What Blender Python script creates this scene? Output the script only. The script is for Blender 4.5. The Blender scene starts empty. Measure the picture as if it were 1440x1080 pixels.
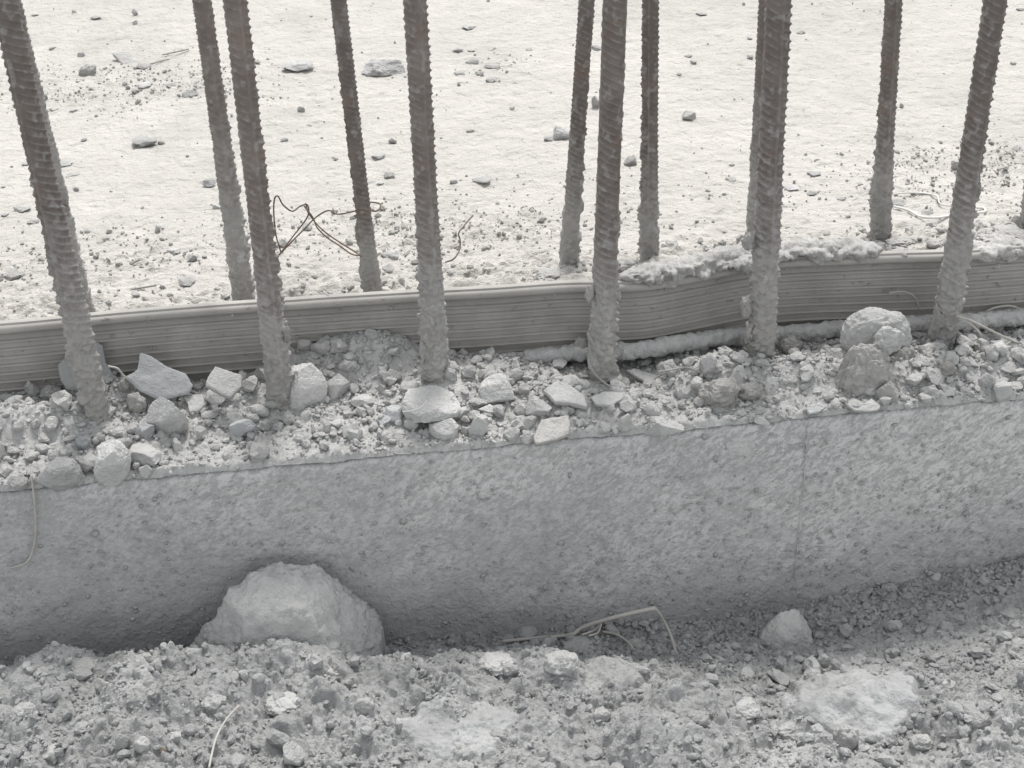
import bpy, math, random
import numpy as np
from mathutils import Vector, Matrix
R = math.radians
random.seed(7); rng = np.random.default_rng(7)
SC = bpy.context.scene
COL = SC.collection

# ------------------------------------------------------------------ camera
F_PX, PITCH, YAW, ROLL, CAM_H = 1977.0, R(30.0), R(7.2), R(1.29), 0.65
fw = Vector((math.sin(YAW)*math.cos(PITCH), math.cos(YAW)*math.cos(PITCH), -math.sin(PITCH)))
rt0 = Vector((math.cos(YAW), -math.sin(YAW), 0)); up0 = rt0.cross(fw)
# roll: verticals converge to the right of centre, the horizon climbs to the right
rt = rt0*math.cos(ROLL) - up0*math.sin(ROLL)
up = rt0*math.sin(ROLL) + up0*math.cos(ROLL)
def raydir(px, py):
    return fw*F_PX + rt*(px-720.0) + up*(540.0-py)
d0 = raydir(720, 627)
CAM = Vector((0, d0.y/d0.z*CAM_H, CAM_H))           # pixel (720,627) is on the wall's front top edge y=0, z=0
CAM.y = -abs(d0.y/d0.z*CAM_H)
cam_d = bpy.data.cameras.new('camera'); cam = bpy.data.objects.new('camera', cam_d); COL.objects.link(cam)
m = Matrix.Identity(4)
for i in range(3):
    m[i][0] = rt[i]; m[i][1] = up[i]; m[i][2] = -fw[i]; m[i][3] = CAM[i]
cam.matrix_world = m
cam_d.sensor_width = 36.0; cam_d.lens = 36.0*F_PX/1440.0
cam_d.clip_start = 0.02; cam_d.clip_end = 500
SC.camera = cam

# ------------------------------------------------------------------ light
SUN_EL, SUN_AZ = R(63), R(16)      # azimuth from +Y (behind the wall) towards +X
world = bpy.data.worlds.new('World'); SC.world = world; world.use_nodes = True
nt = world.node_tree; bg = nt.nodes['Background']
sky = nt.nodes.new('ShaderNodeTexSky'); sky.sky_type = 'NISHITA'; sky.sun_disc = False
sky.sun_elevation = SUN_EL; sky.sun_rotation = SUN_AZ
sky.air_density = 1.0; sky.dust_density = 1.5; sky.ozone_density = 1.0
hs = nt.nodes.new('ShaderNodeHueSaturation'); hs.inputs['Saturation'].default_value = 0.10
nt.links.new(sky.outputs[0], hs.inputs['Color']); nt.links.new(hs.outputs[0], bg.inputs['Color'])
bg.inputs['Strength'].default_value = 0.105
sl = bpy.data.lights.new('sun', 'SUN'); sun = bpy.data.objects.new('sun', sl); COL.objects.link(sun)
sl.energy = 1.35; sl.angle = R(14); sl.color = (1.0, 0.965, 0.92)
sdir = Vector((math.sin(SUN_AZ)*math.cos(SUN_EL), math.cos(SUN_AZ)*math.cos(SUN_EL), math.sin(SUN_EL)))
sun.rotation_euler = sdir.to_track_quat('Z', 'Y').to_euler(); sun.location = (1, 3, 4)
vs = SC.view_settings; vs.view_transform = 'Standard'; vs.look = 'None'; vs.gamma = 1.0; vs.use_curve_mapping = False
vs.exposure = 1.42

# ------------------------------------------------------------------ projection helpers (photograph pixel -> place)
def on_plane(px, py, axis, val):
    d = raydir(px, py); k = (val-CAM[axis])/d[axis]; return CAM + d*k
def on_z(px, py, z=0.0): return on_plane(px, py, 2, z)
def on_y(px, py, y=0.0): return on_plane(px, py, 1, y)
def proj(p):
    v = Vector(p)-CAM; k = v.dot(fw)
    return 720+F_PX*v.dot(rt)/k, 540-F_PX*v.dot(up)/k
def depth(p): return (Vector(p)-CAM).dot(fw)

# ------------------------------------------------------------------ numpy noise
def _h(ix, iy, iz, s=0):
    h = (ix.astype(np.int64)*374761393 + iy.astype(np.int64)*668265263 + iz.astype(np.int64)*2147483647 + s*974634777) & 0xffffffff
    h = ((h ^ (h >> 13))*1274126177) & 0xffffffff
    h = ((h ^ (h >> 16))*2246822519) & 0xffffffff
    return ((h ^ (h >> 15)) & 0xffffff).astype(np.float64)/16777215.0
def vnoise(x, y, z=None, s=0):
    x = np.asarray(x, float); y = np.asarray(y, float)
    z = np.zeros_like(x) if z is None else np.asarray(z, float)
    ix, iy, iz = np.floor(x), np.floor(y), np.floor(z)
    fx, fy, fz = x-ix, y-iy, z-iz
    ux, uy, uz = [f*f*f*(f*(f*6-15)+10) for f in (fx, fy, fz)]
    def g(a, b, c):
        h = _h(ix+a, iy+b, iz+c, s); t = h*6.2831853; u = _h(ix+a, iy+b, iz+c, s+57)*2-1
        q = np.sqrt(1-u*u)
        return q*np.cos(t)*(fx-a)+q*np.sin(t)*(fy-b)+u*(fz-c)
    def L(a, b, t): return a+(b-a)*t
    r = L(L(L(g(0,0,0), g(1,0,0), ux), L(g(0,1,0), g(1,1,0), ux), uy),
          L(L(g(0,0,1), g(1,0,1), ux), L(g(0,1,1), g(1,1,1), ux), uy), uz)
    return r*1.5
def fbm(x, y, z=None, s=0, o=4, gain=.5):
    x = np.asarray(x, float); y = np.asarray(y, float); zz = np.zeros_like(x) if z is None else np.asarray(z, float)
    r = 0; a = 1.0; f = 1.0
    for i in range(o):
        r = r+a*vnoise(x*f, y*f, zz*f+i*7.3, s+i); a *= gain; f *= 2.03
    return r
def clods(x, y, cell, s, lo=.25, hi=.62, dens=1.0):
    """round lumps of random size: returns height in units of cell"""
    X = x/cell; Y = y/cell; ix = np.floor(X); iy = np.floor(Y); out = np.zeros_like(X); z0 = np.zeros_like(X)
    for a in (-1, 0, 1):
        for b in (-1, 0, 1):
            jx = ix+a; jy = iy+b
            px = jx+_h(jx, jy, z0, s); py = jy+_h(jx, jy, z0, s+1)
            r = lo+(hi-lo)*_h(jx, jy, z0, s+2)**1.5
            r = np.where(_h(jx, jy, z0, s+3) < dens, r, 0)
            th = _h(jx, jy, z0, s+4)*3.14; el = .7+.6*_h(jx, jy, z0, s+5)
            dx = X-px; dy = Y-py; c = np.cos(th); sn = np.sin(th)
            q = ((dx*c+dy*sn)*el)**2+((-dx*sn+dy*c)/el)**2
            out = np.maximum(out, np.sqrt(np.maximum(r*r-q, 0)))
    return out
def sst(a, b, x):
    t = np.clip((x-a)/(b-a), 0, 1); return t*t*(3-2*t)

# ------------------------------------------------------------------ mesh helpers
def mk(name, V, Fc, mat=None, parent=None, smooth=True, attr=None):
    V = np.asarray(V, dtype=np.float32); Fc = np.asarray(Fc, dtype=np.int32)
    me = bpy.data.meshes.new(name); n = Fc.shape[1]
    me.vertices.add(len(V)); me.vertices.foreach_set('co', V.ravel())
    me.loops.add(Fc.size); me.loops.foreach_set('vertex_index', Fc.ravel())
    me.polygons.add(len(Fc)); me.polygons.foreach_set('loop_start', np.arange(0, Fc.size, n, dtype=np.int32))
    me.polygons.foreach_set('loop_total', np.full(len(Fc), n, dtype=np.int32))
    me.polygons.foreach_set('use_smooth', np.full(len(Fc), bool(smooth)))
    me.update(calc_edges=True)
    if attr is not None:
        a = me.attributes.new('crust', 'FLOAT', 'POINT'); a.data.foreach_set('value', np.asarray(attr, dtype=np.float32).ravel())
    if mat: me.materials.append(mat)
    o = bpy.data.objects.new(name, me); COL.objects.link(o)
    if parent is not None: o.parent = parent
    return o
def empty(name, loc=(0, 0, 0)):
    o = bpy.data.objects.new(name, None); o.location = loc; o.empty_display_size = .02; COL.objects.link(o); return o
def tag(o, label=None, cat=None, group=None, kind=None):
    if label: o['label'] = label
    if cat: o['category'] = cat
    if group: o['group'] = group
    if kind: o['kind'] = kind
    return o
def gridf(nx, ny, close_u=False):
    i = np.arange(nx*ny).reshape(ny, nx)
    if close_u: i = np.concatenate([i, i[:, :1]], 1)
    return np.stack([i[:-1, :-1], i[:-1, 1:], i[1:, 1:], i[1:, :-1]], -1).reshape(-1, 4)
def stretch(lo, hi, n, far_lo, far_hi, k=14):
    core = np.linspace(lo, hi, n); st = core[1]-core[0]
    def tail(e, far, sg):
        d = abs(far-e)
        if d < 1e-9: return np.zeros(0)
        t = np.linspace(0, 1, k+1)[1:]; g = st*((d/st)**t); g = np.sort(g); return e+sg*g
    a = tail(lo, far_lo, -1)[::-1]; b = tail(hi, far_hi, 1)
    return np.concatenate([a, core, b])
def ico(sub):
    t = (1+5**.5)/2
    v = [(-1,t,0),(1,t,0),(-1,-t,0),(1,-t,0),(0,-1,t),(0,1,t),(0,-1,-t),(0,1,-t),(t,0,-1),(t,0,1),(-t,0,-1),(-t,0,1)]
    f = [(0,11,5),(0,5,1),(0,1,7),(0,7,10),(0,10,11),(1,5,9),(5,11,4),(11,10,2),(10,7,6),(7,1,8),(3,9,4),(3,4,2),(3,2,6),(3,6,8),(3,8,9),(4,9,5),(2,4,11),(6,2,10),(8,6,7),(9,8,1)]
    v = [np.array(p)/np.linalg.norm(p) for p in v]
    for _ in range(sub):
        c = {}; nf = []
        def mid(a, b):
            k = (min(a, b), max(a, b))
            if k not in c:
                p = v[a]+v[b]; v.append(p/np.linalg.norm(p)); c[k] = len(v)-1
            return c[k]
        for a, b, d in f:
            x, y, z = mid(a, b), mid(b, d), mid(d, a); nf += [(a,x,z),(b,y,x),(d,z,y),(x,y,z)]
        f = nf
    return np.array(v), np.array(f, dtype=np.int32)
ICO = {k: ico(k) for k in (0, 1, 2, 3, 4, 5)}
def rock_verts(sub, seed, style='rock', rough=1.0):
    """unit rock (about radius 1 on each axis)"""
    D, Fc = ICO[sub]; g = np.random.default_rng(seed)
    so = g.random(3)*50
    if style == 'rock':
        n = int(g.integers(11, 18)); N = g.normal(size=(n, 3)); N /= np.linalg.norm(N, axis=1)[:, None]
        h = g.uniform(.58, .95, n)
        dn = D @ N.T
        r = np.min(np.where(dn > .05, h/np.maximum(dn, .05), 9), axis=1); r = np.minimum(r, 1.15)
        V = D*r[:, None]
        q = fbm(V[:, 0]*1.4+so[0], V[:, 1]*1.4+so[1], V[:, 2]*1.4+so[2], seed % 97, 3)
        q2 = fbm(V[:, 0]*5+so[0], V[:, 1]*5, V[:, 2]*5+so[2], seed % 89, 3, .6)
        q3 = fbm(V[:, 0]*13, V[:, 1]*13+so[0], V[:, 2]*13, seed % 83, 2, .6)
        V = V*(1+.07*rough*q+.05*rough*(.5-np.abs(q2))+.014*rough*q3)[:, None]
    elif style == 'mud':
        q = fbm(D[:, 0]*1.3+so[0], D[:, 1]*1.3+so[1], D[:, 2]*1.3+so[2], seed % 97, 5, .55)
        q2 = vnoise(D[:, 0]*5+so[1], D[:, 1]*5+so[2], D[:, 2]*5, seed % 71)
        V = D*(.92+.24*rough*q+.07*rough*(1-np.abs(q2)*2))[:, None]
    else:
        q = fbm(D[:, 0]*1.1+so[0], D[:, 1]*1.1+so[1], D[:, 2]*1.1+so[2], seed % 97, 3)
        V = D*(.95+.3*rough*q)[:, None]
    return V, Fc
def rotm(g, tilt=6.28):
    return np.array(Matrix.Rotation(g.uniform(0, 6.28), 3, 'Z') @ Matrix.Rotation(g.uniform(-tilt, tilt), 3, 'X') @ Matrix.Rotation(g.uniform(-tilt, tilt), 3, 'Y'))
PROTO = [rock_verts(0, 900+i, 'rock', 2.2)[0] for i in range(20)]
PROTO2 = [rock_verts(1, 950+i, 'rock' if i % 2 else 'mud', 2.0)[0] for i in range(20)]
def scatter(name, P, S, mat, parent=None, flat=(.6, 1.0), sub=1, sink=.25, label=None, attr=None, normal=None):
    """thousands of crumbs joined in one mesh"""
    pr = PROTO if sub == 1 else PROTO2; Fc = ICO[sub-1][1]; nv = len(pr[0]); g = np.random.default_rng(len(P)+3)
    n = len(P); Q = g.normal(size=(n, 4)); Q /= np.linalg.norm(Q, axis=1)[:, None]
    w, x, y, z = Q.T
    M = np.stack([1-2*(y*y+z*z), 2*(x*y-w*z), 2*(x*z+w*y), 2*(x*y+w*z), 1-2*(x*x+z*z), 2*(y*z-w*x), 2*(x*z-w*y), 2*(y*z+w*x), 1-2*(x*x+y*y)], -1).reshape(n, 3, 3)
    B = np.stack(pr)[g.integers(0, len(pr), n)]
    B = B*g.uniform(.6, 1.3, (n, 1, 3))
    V = np.einsum('nij,nkj->nki', M, B)*np.asarray(S)[:, None, None]
    fl = g.uniform(flat[0], flat[1], n)
    ax = 2 if normal is None else normal
    V[:, :, ax] *= fl[:, None]
    V += np.asarray(P)[:, None, :]
    if normal is None: V[:, :, 2] += (np.asarray(S)*fl*(1-2*sink))[:, None]
    FF = (Fc[None]+(np.arange(n)*nv)[:, None, None]).reshape(-1, 3)
    o = mk(name, V.reshape(-1, 3), FF, mat, parent, smooth=(normal is not None))
    o['kind'] = 'stuff'
    if label: o['label'] = label
    return o
def tube(name, pts, rad, mat, parent=None, n=8, noise=0, seed=0, sub=6, nf=300, taper=None):
    """round rod along a smoothed path of points"""
    P = [np.array(p, float) for p in pts]; Q = []
    E = [2*P[0]-P[1]]+P+[2*P[-1]-P[-2]]
    for i in range(1, len(E)-2):
        for k in range(sub):
            t = k/sub; a, b, c, d = E[i-1], E[i], E[i+1], E[i+2]
            Q.append(.5*((2*b)+(-a+c)*t+(2*a-5*b+4*c-d)*t*t+(-a+3*b-3*c+d)*t**3))
    Q.append(P[-1]); Q = np.array(Q); m_ = len(Q)
    T = np.gradient(Q, axis=0); T /= np.linalg.norm(T, axis=1)[:, None]+1e-12
    ref = np.array([0.13, 0.21, .97]) if abs(T[0][2]) < .8 else np.array([.97, .2, .1])
    A = np.cross(T, ref); A /= np.linalg.norm(A, axis=1)[:, None]; B = np.cross(T, A)
    ph = np.linspace(0, 2*math.pi, n, endpoint=False)
    rr = np.full((m_, n), rad)
    if taper is not None: rr = rr*np.interp(np.linspace(0, 1, m_), [0, 1], taper)[:, None]
    V = Q[:, None]+rr[..., None]*(np.cos(ph)[None, :, None]*A[:, None]+np.sin(ph)[None, :, None]*B[:, None])
    if noise:
        q = fbm(V[..., 0]*nf, V[..., 1]*nf, V[..., 2]*nf, seed, 4)
        V = Q[:, None]+(rr+noise*q)[..., None]*(np.cos(ph)[None, :, None]*A[:, None]+np.sin(ph)[None, :, None]*B[:, None])
    V = V.reshape(-1, 3); Fq = gridf(n, m_, True)
    k = len(V); V = np.vstack([V, Q[:1], Q[-1:]])
    caps = []
    for i in range(n):
        j = (i+1) % n; caps.append((k, j, i, i)); caps.append((k+1, (m_-1)*n+i, (m_-1)*n+j, (m_-1)*n+j))
    tri = np.concatenate([Fq[:, [0, 1, 2]], Fq[:, [0, 2, 3]], np.array(caps)[:, :3]])
    return mk(name, V, tri, mat, parent)

# ------------------------------------------------------------------ materials
def ramp(nt, stops):
    r = nt.nodes.new('ShaderNodeValToRGB'); cr = r.color_ramp
    while len(cr.elements) > 1: cr.elements.remove(cr.elements[-1])
    cr.elements[0].position, cr.elements[0].color = stops[0][0], (*stops[0][1], 1)
    for p, c in stops[1:]:
        e = cr.elements.new(p); e.color = (*c, 1)
    return r
def noise_n(nt, vec, scale, detail=6, rough=.6, dist=0):
    n = nt.nodes.new('ShaderNodeTexNoise'); n.inputs['Scale'].default_value = scale; n.inputs['Detail'].default_value = detail
    n.inputs['Roughness'].default_value = rough; n.inputs['Distortion'].default_value = dist
    nt.links.new(vec, n.inputs['Vector']); return n.outputs['Fac']
def mathn(nt, op, a, b=None, c=None):
    n = nt.nodes.new('ShaderNodeMath'); n.operation = op
    for i, v in enumerate((a, b, c)):
        if v is None: continue
        if isinstance(v, (int, float)): n.inputs[i].default_value = v
        else: nt.links.new(v, n.inputs[i])
    return n.outputs[0]
def mixc(nt, fac, a, b):
    n = nt.nodes.new('ShaderNodeMix'); n.data_type = 'RGBA'
    for k, v in ((0, fac), (6, a), (7, b)):
        if isinstance(v, (int, float)): n.inputs[k].default_value = v
        elif isinstance(v, tuple): n.inputs[k].default_value = (*v, 1)
        else: nt.links.new(v, n.inputs[k])
    return n.outputs[2]
def dusty(name, lo, hi, scale=60, bump=.5, bscale=500, bdist=.0006, rough=.95, obj_var=True, extra=None, coarse=18):
    mt = bpy.data.materials.new(name); mt.use_nodes = True; nt = mt.node_tree
    bs = nt.nodes['Principled BSDF']; bs.inputs['Roughness'].default_value = rough; bs.inputs['Specular IOR Level'].default_value = .2
    tc = nt.nodes.new('ShaderNodeTexCoord'); vec = tc.outputs['Object']
    if obj_var:
        oi = nt.nodes.new('ShaderNodeObjectInfo'); cmb = nt.nodes.new('ShaderNodeVectorMath'); cmb.operation = 'MULTIPLY_ADD'
        cb = nt.nodes.new('ShaderNodeCombineXYZ')
        for i in range(3): nt.links.new(oi.outputs['Random'], cb.inputs[i])
        nt.links.new(cb.outputs[0], cmb.inputs[0]); cmb.inputs[1].default_value = (9, 17, 5); nt.links.new(vec, cmb.inputs[2]); vec = cmb.outputs[0]
    a = noise_n(nt, vec, scale, 8, .65); b = noise_n(nt, vec, coarse, 3, .5)
    f = mathn(nt, 'ADD', mathn(nt, 'MULTIPLY', a, .6), mathn(nt, 'MULTIPLY', b, .4))
    r = ramp(nt, [(.34, lo), (.64, hi)]); nt.links.new(f, r.inputs[0]); col = r.outputs[0]
    if obj_var:
        hv = nt.nodes.new('ShaderNodeHueSaturation'); nt.links.new(col, hv.inputs['Color'])
        nt.links.new(mathn(nt, 'MULTIPLY_ADD', oi.outputs['Random'], .28, .86), hv.inputs['Value']); col = hv.outputs[0]
    if extra: col = extra(nt, vec, col)
    nt.links.new(col, bs.inputs['Base Color'])
    bn = noise_n(nt, vec, bscale, 5, .65)
    bn2 = noise_n(nt, vec, bscale*.3, 4, .6)
    h = mathn(nt, 'ADD', bn, mathn(nt, 'MULTIPLY', bn2, 1.8))
    bp = nt.nodes.new('ShaderNodeBump'); bp.inputs['Strength'].default_value = bump; bp.inputs['Distance'].default_value = bdist
    nt.links.new(h, bp.inputs['Height']); nt.links.new(bp.outputs[0], bs.inputs['Normal'])
    return mt
def grey(v, w=0.0): return (v*(.990+w), v*1.0, v*(.995-w*1.3))
def wall_extra(nt, vec, col):
    # smeared laitance flakes slanting up to the right, strongest high and to the right, smooth towards the lower left
    mp = nt.nodes.new('ShaderNodeMapping'); mp.vector_type = 'TEXTURE'; mp.inputs['Rotation'].default_value = (0, R(-38), 0); mp.inputs['Scale'].default_value = (1, 1, .5)
    wv = nt.nodes.new('ShaderNodeTexNoise'); wv.inputs['Scale'].default_value = 30; wv.inputs['Detail'].default_value = 4
    nt.links.new(vec, wv.inputs['Vector'])
    va = nt.nodes.new('ShaderNodeVectorMath'); va.operation = 'MULTIPLY_ADD'; nt.links.new(wv.outputs['Color'], va.inputs[0]); va.inputs[1].default_value = (.012, .012, .012); nt.links.new(vec, va.inputs[2])
    nt.links.new(va.outputs[0], mp.inputs['Vector'])
    n1 = noise_n(nt, mp.outputs[0], 115, 12, .78, .2)
    n2 = noise_n(nt, vec, 8, 3, .6); n4 = noise_n(nt, vec, 3.1, 4, .6)
    sep = nt.nodes.new('ShaderNodeSeparateXYZ'); nt.links.new(vec, sep.inputs[0])
    zone = mathn(nt, 'ADD', mathn(nt, 'MULTIPLY', sep.outputs['X'], .8), mathn(nt, 'MULTIPLY', sep.outputs['Z'], 5.0))
    zone = mathn(nt, 'ADD', zone, mathn(nt, 'MULTIPLY_ADD', n2, 2.4, -1.3))
    zc = nt.nodes.new('ShaderNodeClamp'); nt.links.new(zone, zc.inputs[0])
    rr = ramp(nt, [(.46, (0, 0, 0)), (.54, (1, 1, 1))]); nt.links.new(n1, rr.inputs[0])
    fac = mathn(nt, 'MULTIPLY', rr.outputs[0], mathn(nt, 'MULTIPLY_ADD', zc.outputs[0], .78, .08))
    c = mixc(nt, fac, col, grey(.66, .01))
    n3 = noise_n(nt, va.outputs[0], 22, 5, .6, .3)
    r3 = ramp(nt, [(.56, (0, 0, 0)), (.60, (1, 1, 1))]); nt.links.new(n3, r3.inputs[0])
    c = mixc(nt, mathn(nt, 'MULTIPLY', r3.outputs[0], .3), c, grey(.33, .0))
    r4 = ramp(nt, [(.38, (.90, .905, .915)), (.62, (1.0, 1.0, 1.0))]); nt.links.new(n4, r4.inputs[0])
    mm = nt.nodes.new('ShaderNodeMix'); mm.data_type = 'RGBA'; mm.blend_type = 'MULTIPLY'; mm.inputs[0].default_value = 1
    nt.links.new(c, mm.inputs[6]); nt.links.new(r4.outputs[0], mm.inputs[7]); return mm.outputs[2]
def slab_extra(nt, vec, col):
    # trodden-in soil stains, warm grey, broad and ragged
    n1 = noise_n(nt, vec, 2.4, 10, .68, .6); n2 = noise_n(nt, vec, 16, 6, .7)
    f = mathn(nt, 'ADD', n1, mathn(nt, 'MULTIPLY_ADD', n2, .35, -.175))
    rr = ramp(nt, [(.50, (0, 0, 0)), (.66, (1, 1, 1))]); nt.links.new(f, rr.inputs[0])
    return mixc(nt, mathn(nt, 'MULTIPLY', rr.outputs[0], .5), col, grey(.31, .035))
M_WALL = dusty('cast_concrete', grey(.375), grey(.455, .005), 45, .9, 260, .0024, obj_var=False, extra=wall_extra, coarse=7)
M_SOIL = dusty('crumbly_cement_soil', grey(.27), grey(.455, .0), 30, 1, 420, .002, obj_var=False, coarse=7)
M_LEDGE = dusty('cement_debris', grey(.37, .01), grey(.50, .01), 60, 1, 420, .002, obj_var=False, coarse=14)
M_SLAB = dusty('dusty_slab', grey(.385, .042), grey(.47, .042), 14, 1, 110, .006, obj_var=False, coarse=3, extra=slab_extra)
M_MUDW = dusty('pale_mortar', grey(.37, .02), grey(.47, .02), 60, 1, 300, .002, obj_var=True)
M_SLURRY = dusty('dried_slurry', grey(.31, -.005), grey(.44, -.005), 30, 1, 300, .002, obj_var=False)
M_CRUMB = dusty('crumb_grey', grey(.31), grey(.46, .005), 90, .8, 600, .001, obj_var=False)
M_CRUMBS = dusty('crumb_slab', grey(.23, .03), grey(.37, .03), 40, .5, 600, .0006, obj_var=False)
M_STONE = dusty('stone_grey', grey(.35, .01), grey(.48, .01), 70, 1, 420, .002)
M_PALE = dusty('stone_pale', grey(.38, .005), grey(.51, .01), 60, 1, 380, .002)
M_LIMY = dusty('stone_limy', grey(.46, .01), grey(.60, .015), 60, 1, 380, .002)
M_BLUE = dusty('stone_bluish', (.33, .34, .343), (.43, .44, .445), 80, 1, 420, .0018)
M_TAN = dusty('stone_tan', grey(.37, .02), grey(.48, .025), 70, 1, 420, .0018)
M_BROWN = dusty('stone_brown', (.30, .24, .19), (.42, .36, .30), 70, .6, 420, .001)
M_DARK = dusty('stone_dark', grey(.25, .02), grey(.37, .02), 70, 1, 420, .0018)
M_PLATE = dusty('laitance_plate', grey(.31, -.01), grey(.39, -.01), 35, .8, 260, .0015)
M_MORTAR = dusty('wet_mortar', grey(.28, .025), grey(.41, .025), 60, 1, 350, .002)
M_PVC = dusty('waterstop_rubber', grey(.28, .04), grey(.36, .04), 35, .25, 500, .0004, rough=.75, obj_var=False)
M_STRAW = dusty('dry_straw', grey(.34, .04), grey(.46, .05), 90, .3, 600, .0003)
M_WHITE = dusty('white_string', grey(.5, .02), grey(.6, .02), 90, .3, 600, .0003)
M_WIRE = dusty('rusty_wire', (.10, .075, .06), (.19, .15, .12), 120, .4, 900, .0003)
def steel():
    mt = dusty('rusty_steel', (.125, .104, .094), (.205, .180, .165), 70, .6, 500, .0007, rough=.8, obj_var=True, coarse=25)
    nt = mt.node_tree; bs = nt.nodes['Principled BSDF']
    old = bs.inputs['Base Color'].links[0].from_socket
    tc = nt.nodes.new('ShaderNodeTexCoord'); vec = tc.outputs['Object']
    nr = noise_n(nt, vec, 38, 4, .6); rr = ramp(nt, [(.56, (0, 0, 0)), (.68, (1, 1, 1))]); nt.links.new(nr, rr.inputs[0])
    c = mixc(nt, mathn(nt, 'MULTIPLY', rr.outputs[0], .35), old, (.20, .125, .09))
    at = nt.nodes.new('ShaderNodeAttribute'); at.attribute_name = 'crust'
    nn = noise_n(nt, vec, 160, 6, .7)
    f = mathn(nt, 'ADD', at.outputs['Fac'], mathn(nt, 'MULTIPLY_ADD', nn, .9, -.45))
    r2 = ramp(nt, [(.18, (0, 0, 0)), (.85, (1, 1, 1))]); nt.links.new(f, r2.inputs[0])
    c = mixc(nt, r2.outputs[0], c, mixc(nt, nn, grey(.22, .035), grey(.37, .03)))
    nt.links.new(c, bs.inputs['Base Color']); return mt
M_STEEL = steel()

# ------------------------------------------------------------------ height functions of the place
Y_BAR, Y_REAR = .079, .285
# crest of the loose soil bank in front of the wall
HUMPS = [(on_z(a, b, -.165), h, w) for a, b, h, w in [(1190, 990, .020, .034), (1150, 935, .010, .015), (790, 935, .014, .028), (420, 950, .008, .035), (90, 955, .012, .03), (1385, 1010, .014, .035), (640, 1045, -.006, .03), (250, 1030, .012, .03), (900, 1050, .014, .04), (540, 960, .010, .025), (1040, 985, .010, .025)]]
BASE_PX = [(-300, 962), (0, 927), (250, 908), (560, 899), (700, 892), (900, 874), (1100, 852), (1250, 824), (1440, 783), (1700, 735)]
BASE_W = [on_y(a, b, 0) for a, b in BASE_PX]
def base_z(x): return np.interp(x, [p.x for p in BASE_W], [p.z-.004 for p in BASE_W])
def fg_h(x, y, fine=True):
    x = np.asarray(x, float); y = np.asarray(y, float)
    d = -y
    bz = base_z(x)
    cr = np.interp(x, [-.6, -.42, -.1, .1, .3, .55, .8], [.05, .05, .055, .065, .11, .19, .25])
    amp = np.interp(x, [-.5, -.1, .1, .3, .6], [.042, .046, .040, .034, .030])
    up_ = sst(0, 1, (d-.25*cr)/(cr*1.1))
    z = bz+amp*up_+.03*sst(.08, .4, d)
    z += .016*fbm(x*7, y*7, None, 11, 3)*up_+(.002+.008*up_)*fbm(x*20, y*20, None, 15, 3)+.004*up_*(.4-np.abs(fbm(x*48, y*48, None, 16, 3)))
    for hp_, hh, hw_ in HUMPS: z = z+hh*np.exp(-((x-hp_.x)**2+((y-hp_.y)*1.2)**2)/hw_**2)
    far = 1/(1+np.maximum(np.hypot(x-.1, y+.2)-1.2, 0)*1.0)
    if fine:
        wx = x+.006*fbm(x*60, y*60, None, 21, 2)+.0016*fbm(x*260, y*260, None, 23, 2); wy = y+.006*fbm(x*60+9, y*60, None, 22, 2)+.0016*fbm(x*260+5, y*260, None, 24, 2)
        k1 = sst(-.35, .35, fbm(x*13, y*13, None, 31, 2)); k2 = sst(-.3, .4, fbm(x*22+4, y*22, None, 32, 2)+.1)
        z += far*((.045*.45*clods(wx, wy, .045, 45, .15, .5, .6)*up_+.024*.66*clods(wx, wy, .024, 41, .2, .6, .6)*k1*(.25+.75*up_))
                  + .011*.82*clods(wx, wy, .011, 51, .25, .62, .8)*(.35+.65*k2)
                  + .0055*1.0*clods(wx, wy, .0055, 61, .3, .65, .9)*(.3+.7*k1))
        z += far*.0034*(.5-np.abs(fbm(x*200, y*200, None, 71, 3, .6)))
    return z
def zpx(px, py, y): return on_y(px, py, y).x
X = lambda px, py=580: on_z(px, py, 0.0).x
PILE = [(20, 600, .030, .05), (110, 600, .018, .04), (180, 560, .028, .05), (60, 560, .02, .05), (460, 508, .040, .085), (555, 515, .034, .07), (700, 530, .022, .06),
        (900, 580, .014, .05), (1010, 530, .024, .055), (1130, 530, .022, .06), (1230, 530, .016, .05), (1320, 525, .018, .05), (1420, 515, .018, .05), (640, 560, .02, .06), (340, 570, .02, .05), (780, 570, .018, .06)]
PILEW = [(on_z(a, b, c*.6).x, on_z(a, b, c*.6).y, c, s) for a, b, c, s in PILE]
def edge_z(x): return .0025*fbm(x*9, x*0+3, None, 5, 3)+.0014*fbm(x*60, x*0, None, 6, 2)+.0016*np.clip(fbm(x*25, x*0, None, 7, 3), 0, 1)
def ledge_h(x, y, fine=True):
    x = np.asarray(x, float); y = np.asarray(y, float)
    rise = sst(-.01, .05, y)
    z = .0035+rise*(.007+.006*fbm(x*14, y*14, None, 101, 3))
    for a, b, c, s in PILEW: z = z+rise*c*.8*np.exp(-(((x-a)/s)**2+((y-b)/(s*.55))**2)*1.6)
    e = sst(0.0, .004, y+.003*fbm(x*60, y*0, None, 102, 3))
    if fine:
        wx = x+.004*fbm(x*70, y*70, None, 121, 2)+.0012*fbm(x*300, y*300, None, 123, 2); wy = y+.004*fbm(x*70+9, y*70, None, 122, 2)+.0012*fbm(x*300+3, y*300, None, 124, 2)
        k1 = sst(-.3, .3, fbm(x*24, y*24, None, 131, 2))
        z += (.017*.6*clods(wx, wy, .017, 141, .2, .55, .4)*k1+.0085*.75*clods(wx, wy, .0085, 151, .25, .6, .7)*(.4+.6*k1)
              + .0042*.7*clods(wx, wy, .0042, 161, .3, .6, .8)*(1.1-k1)+.0024*(.5-np.abs(fbm(x*240, y*240, None, 171, 3, .6))))
    return edge_z(x)*(1-e)+z*e
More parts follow.
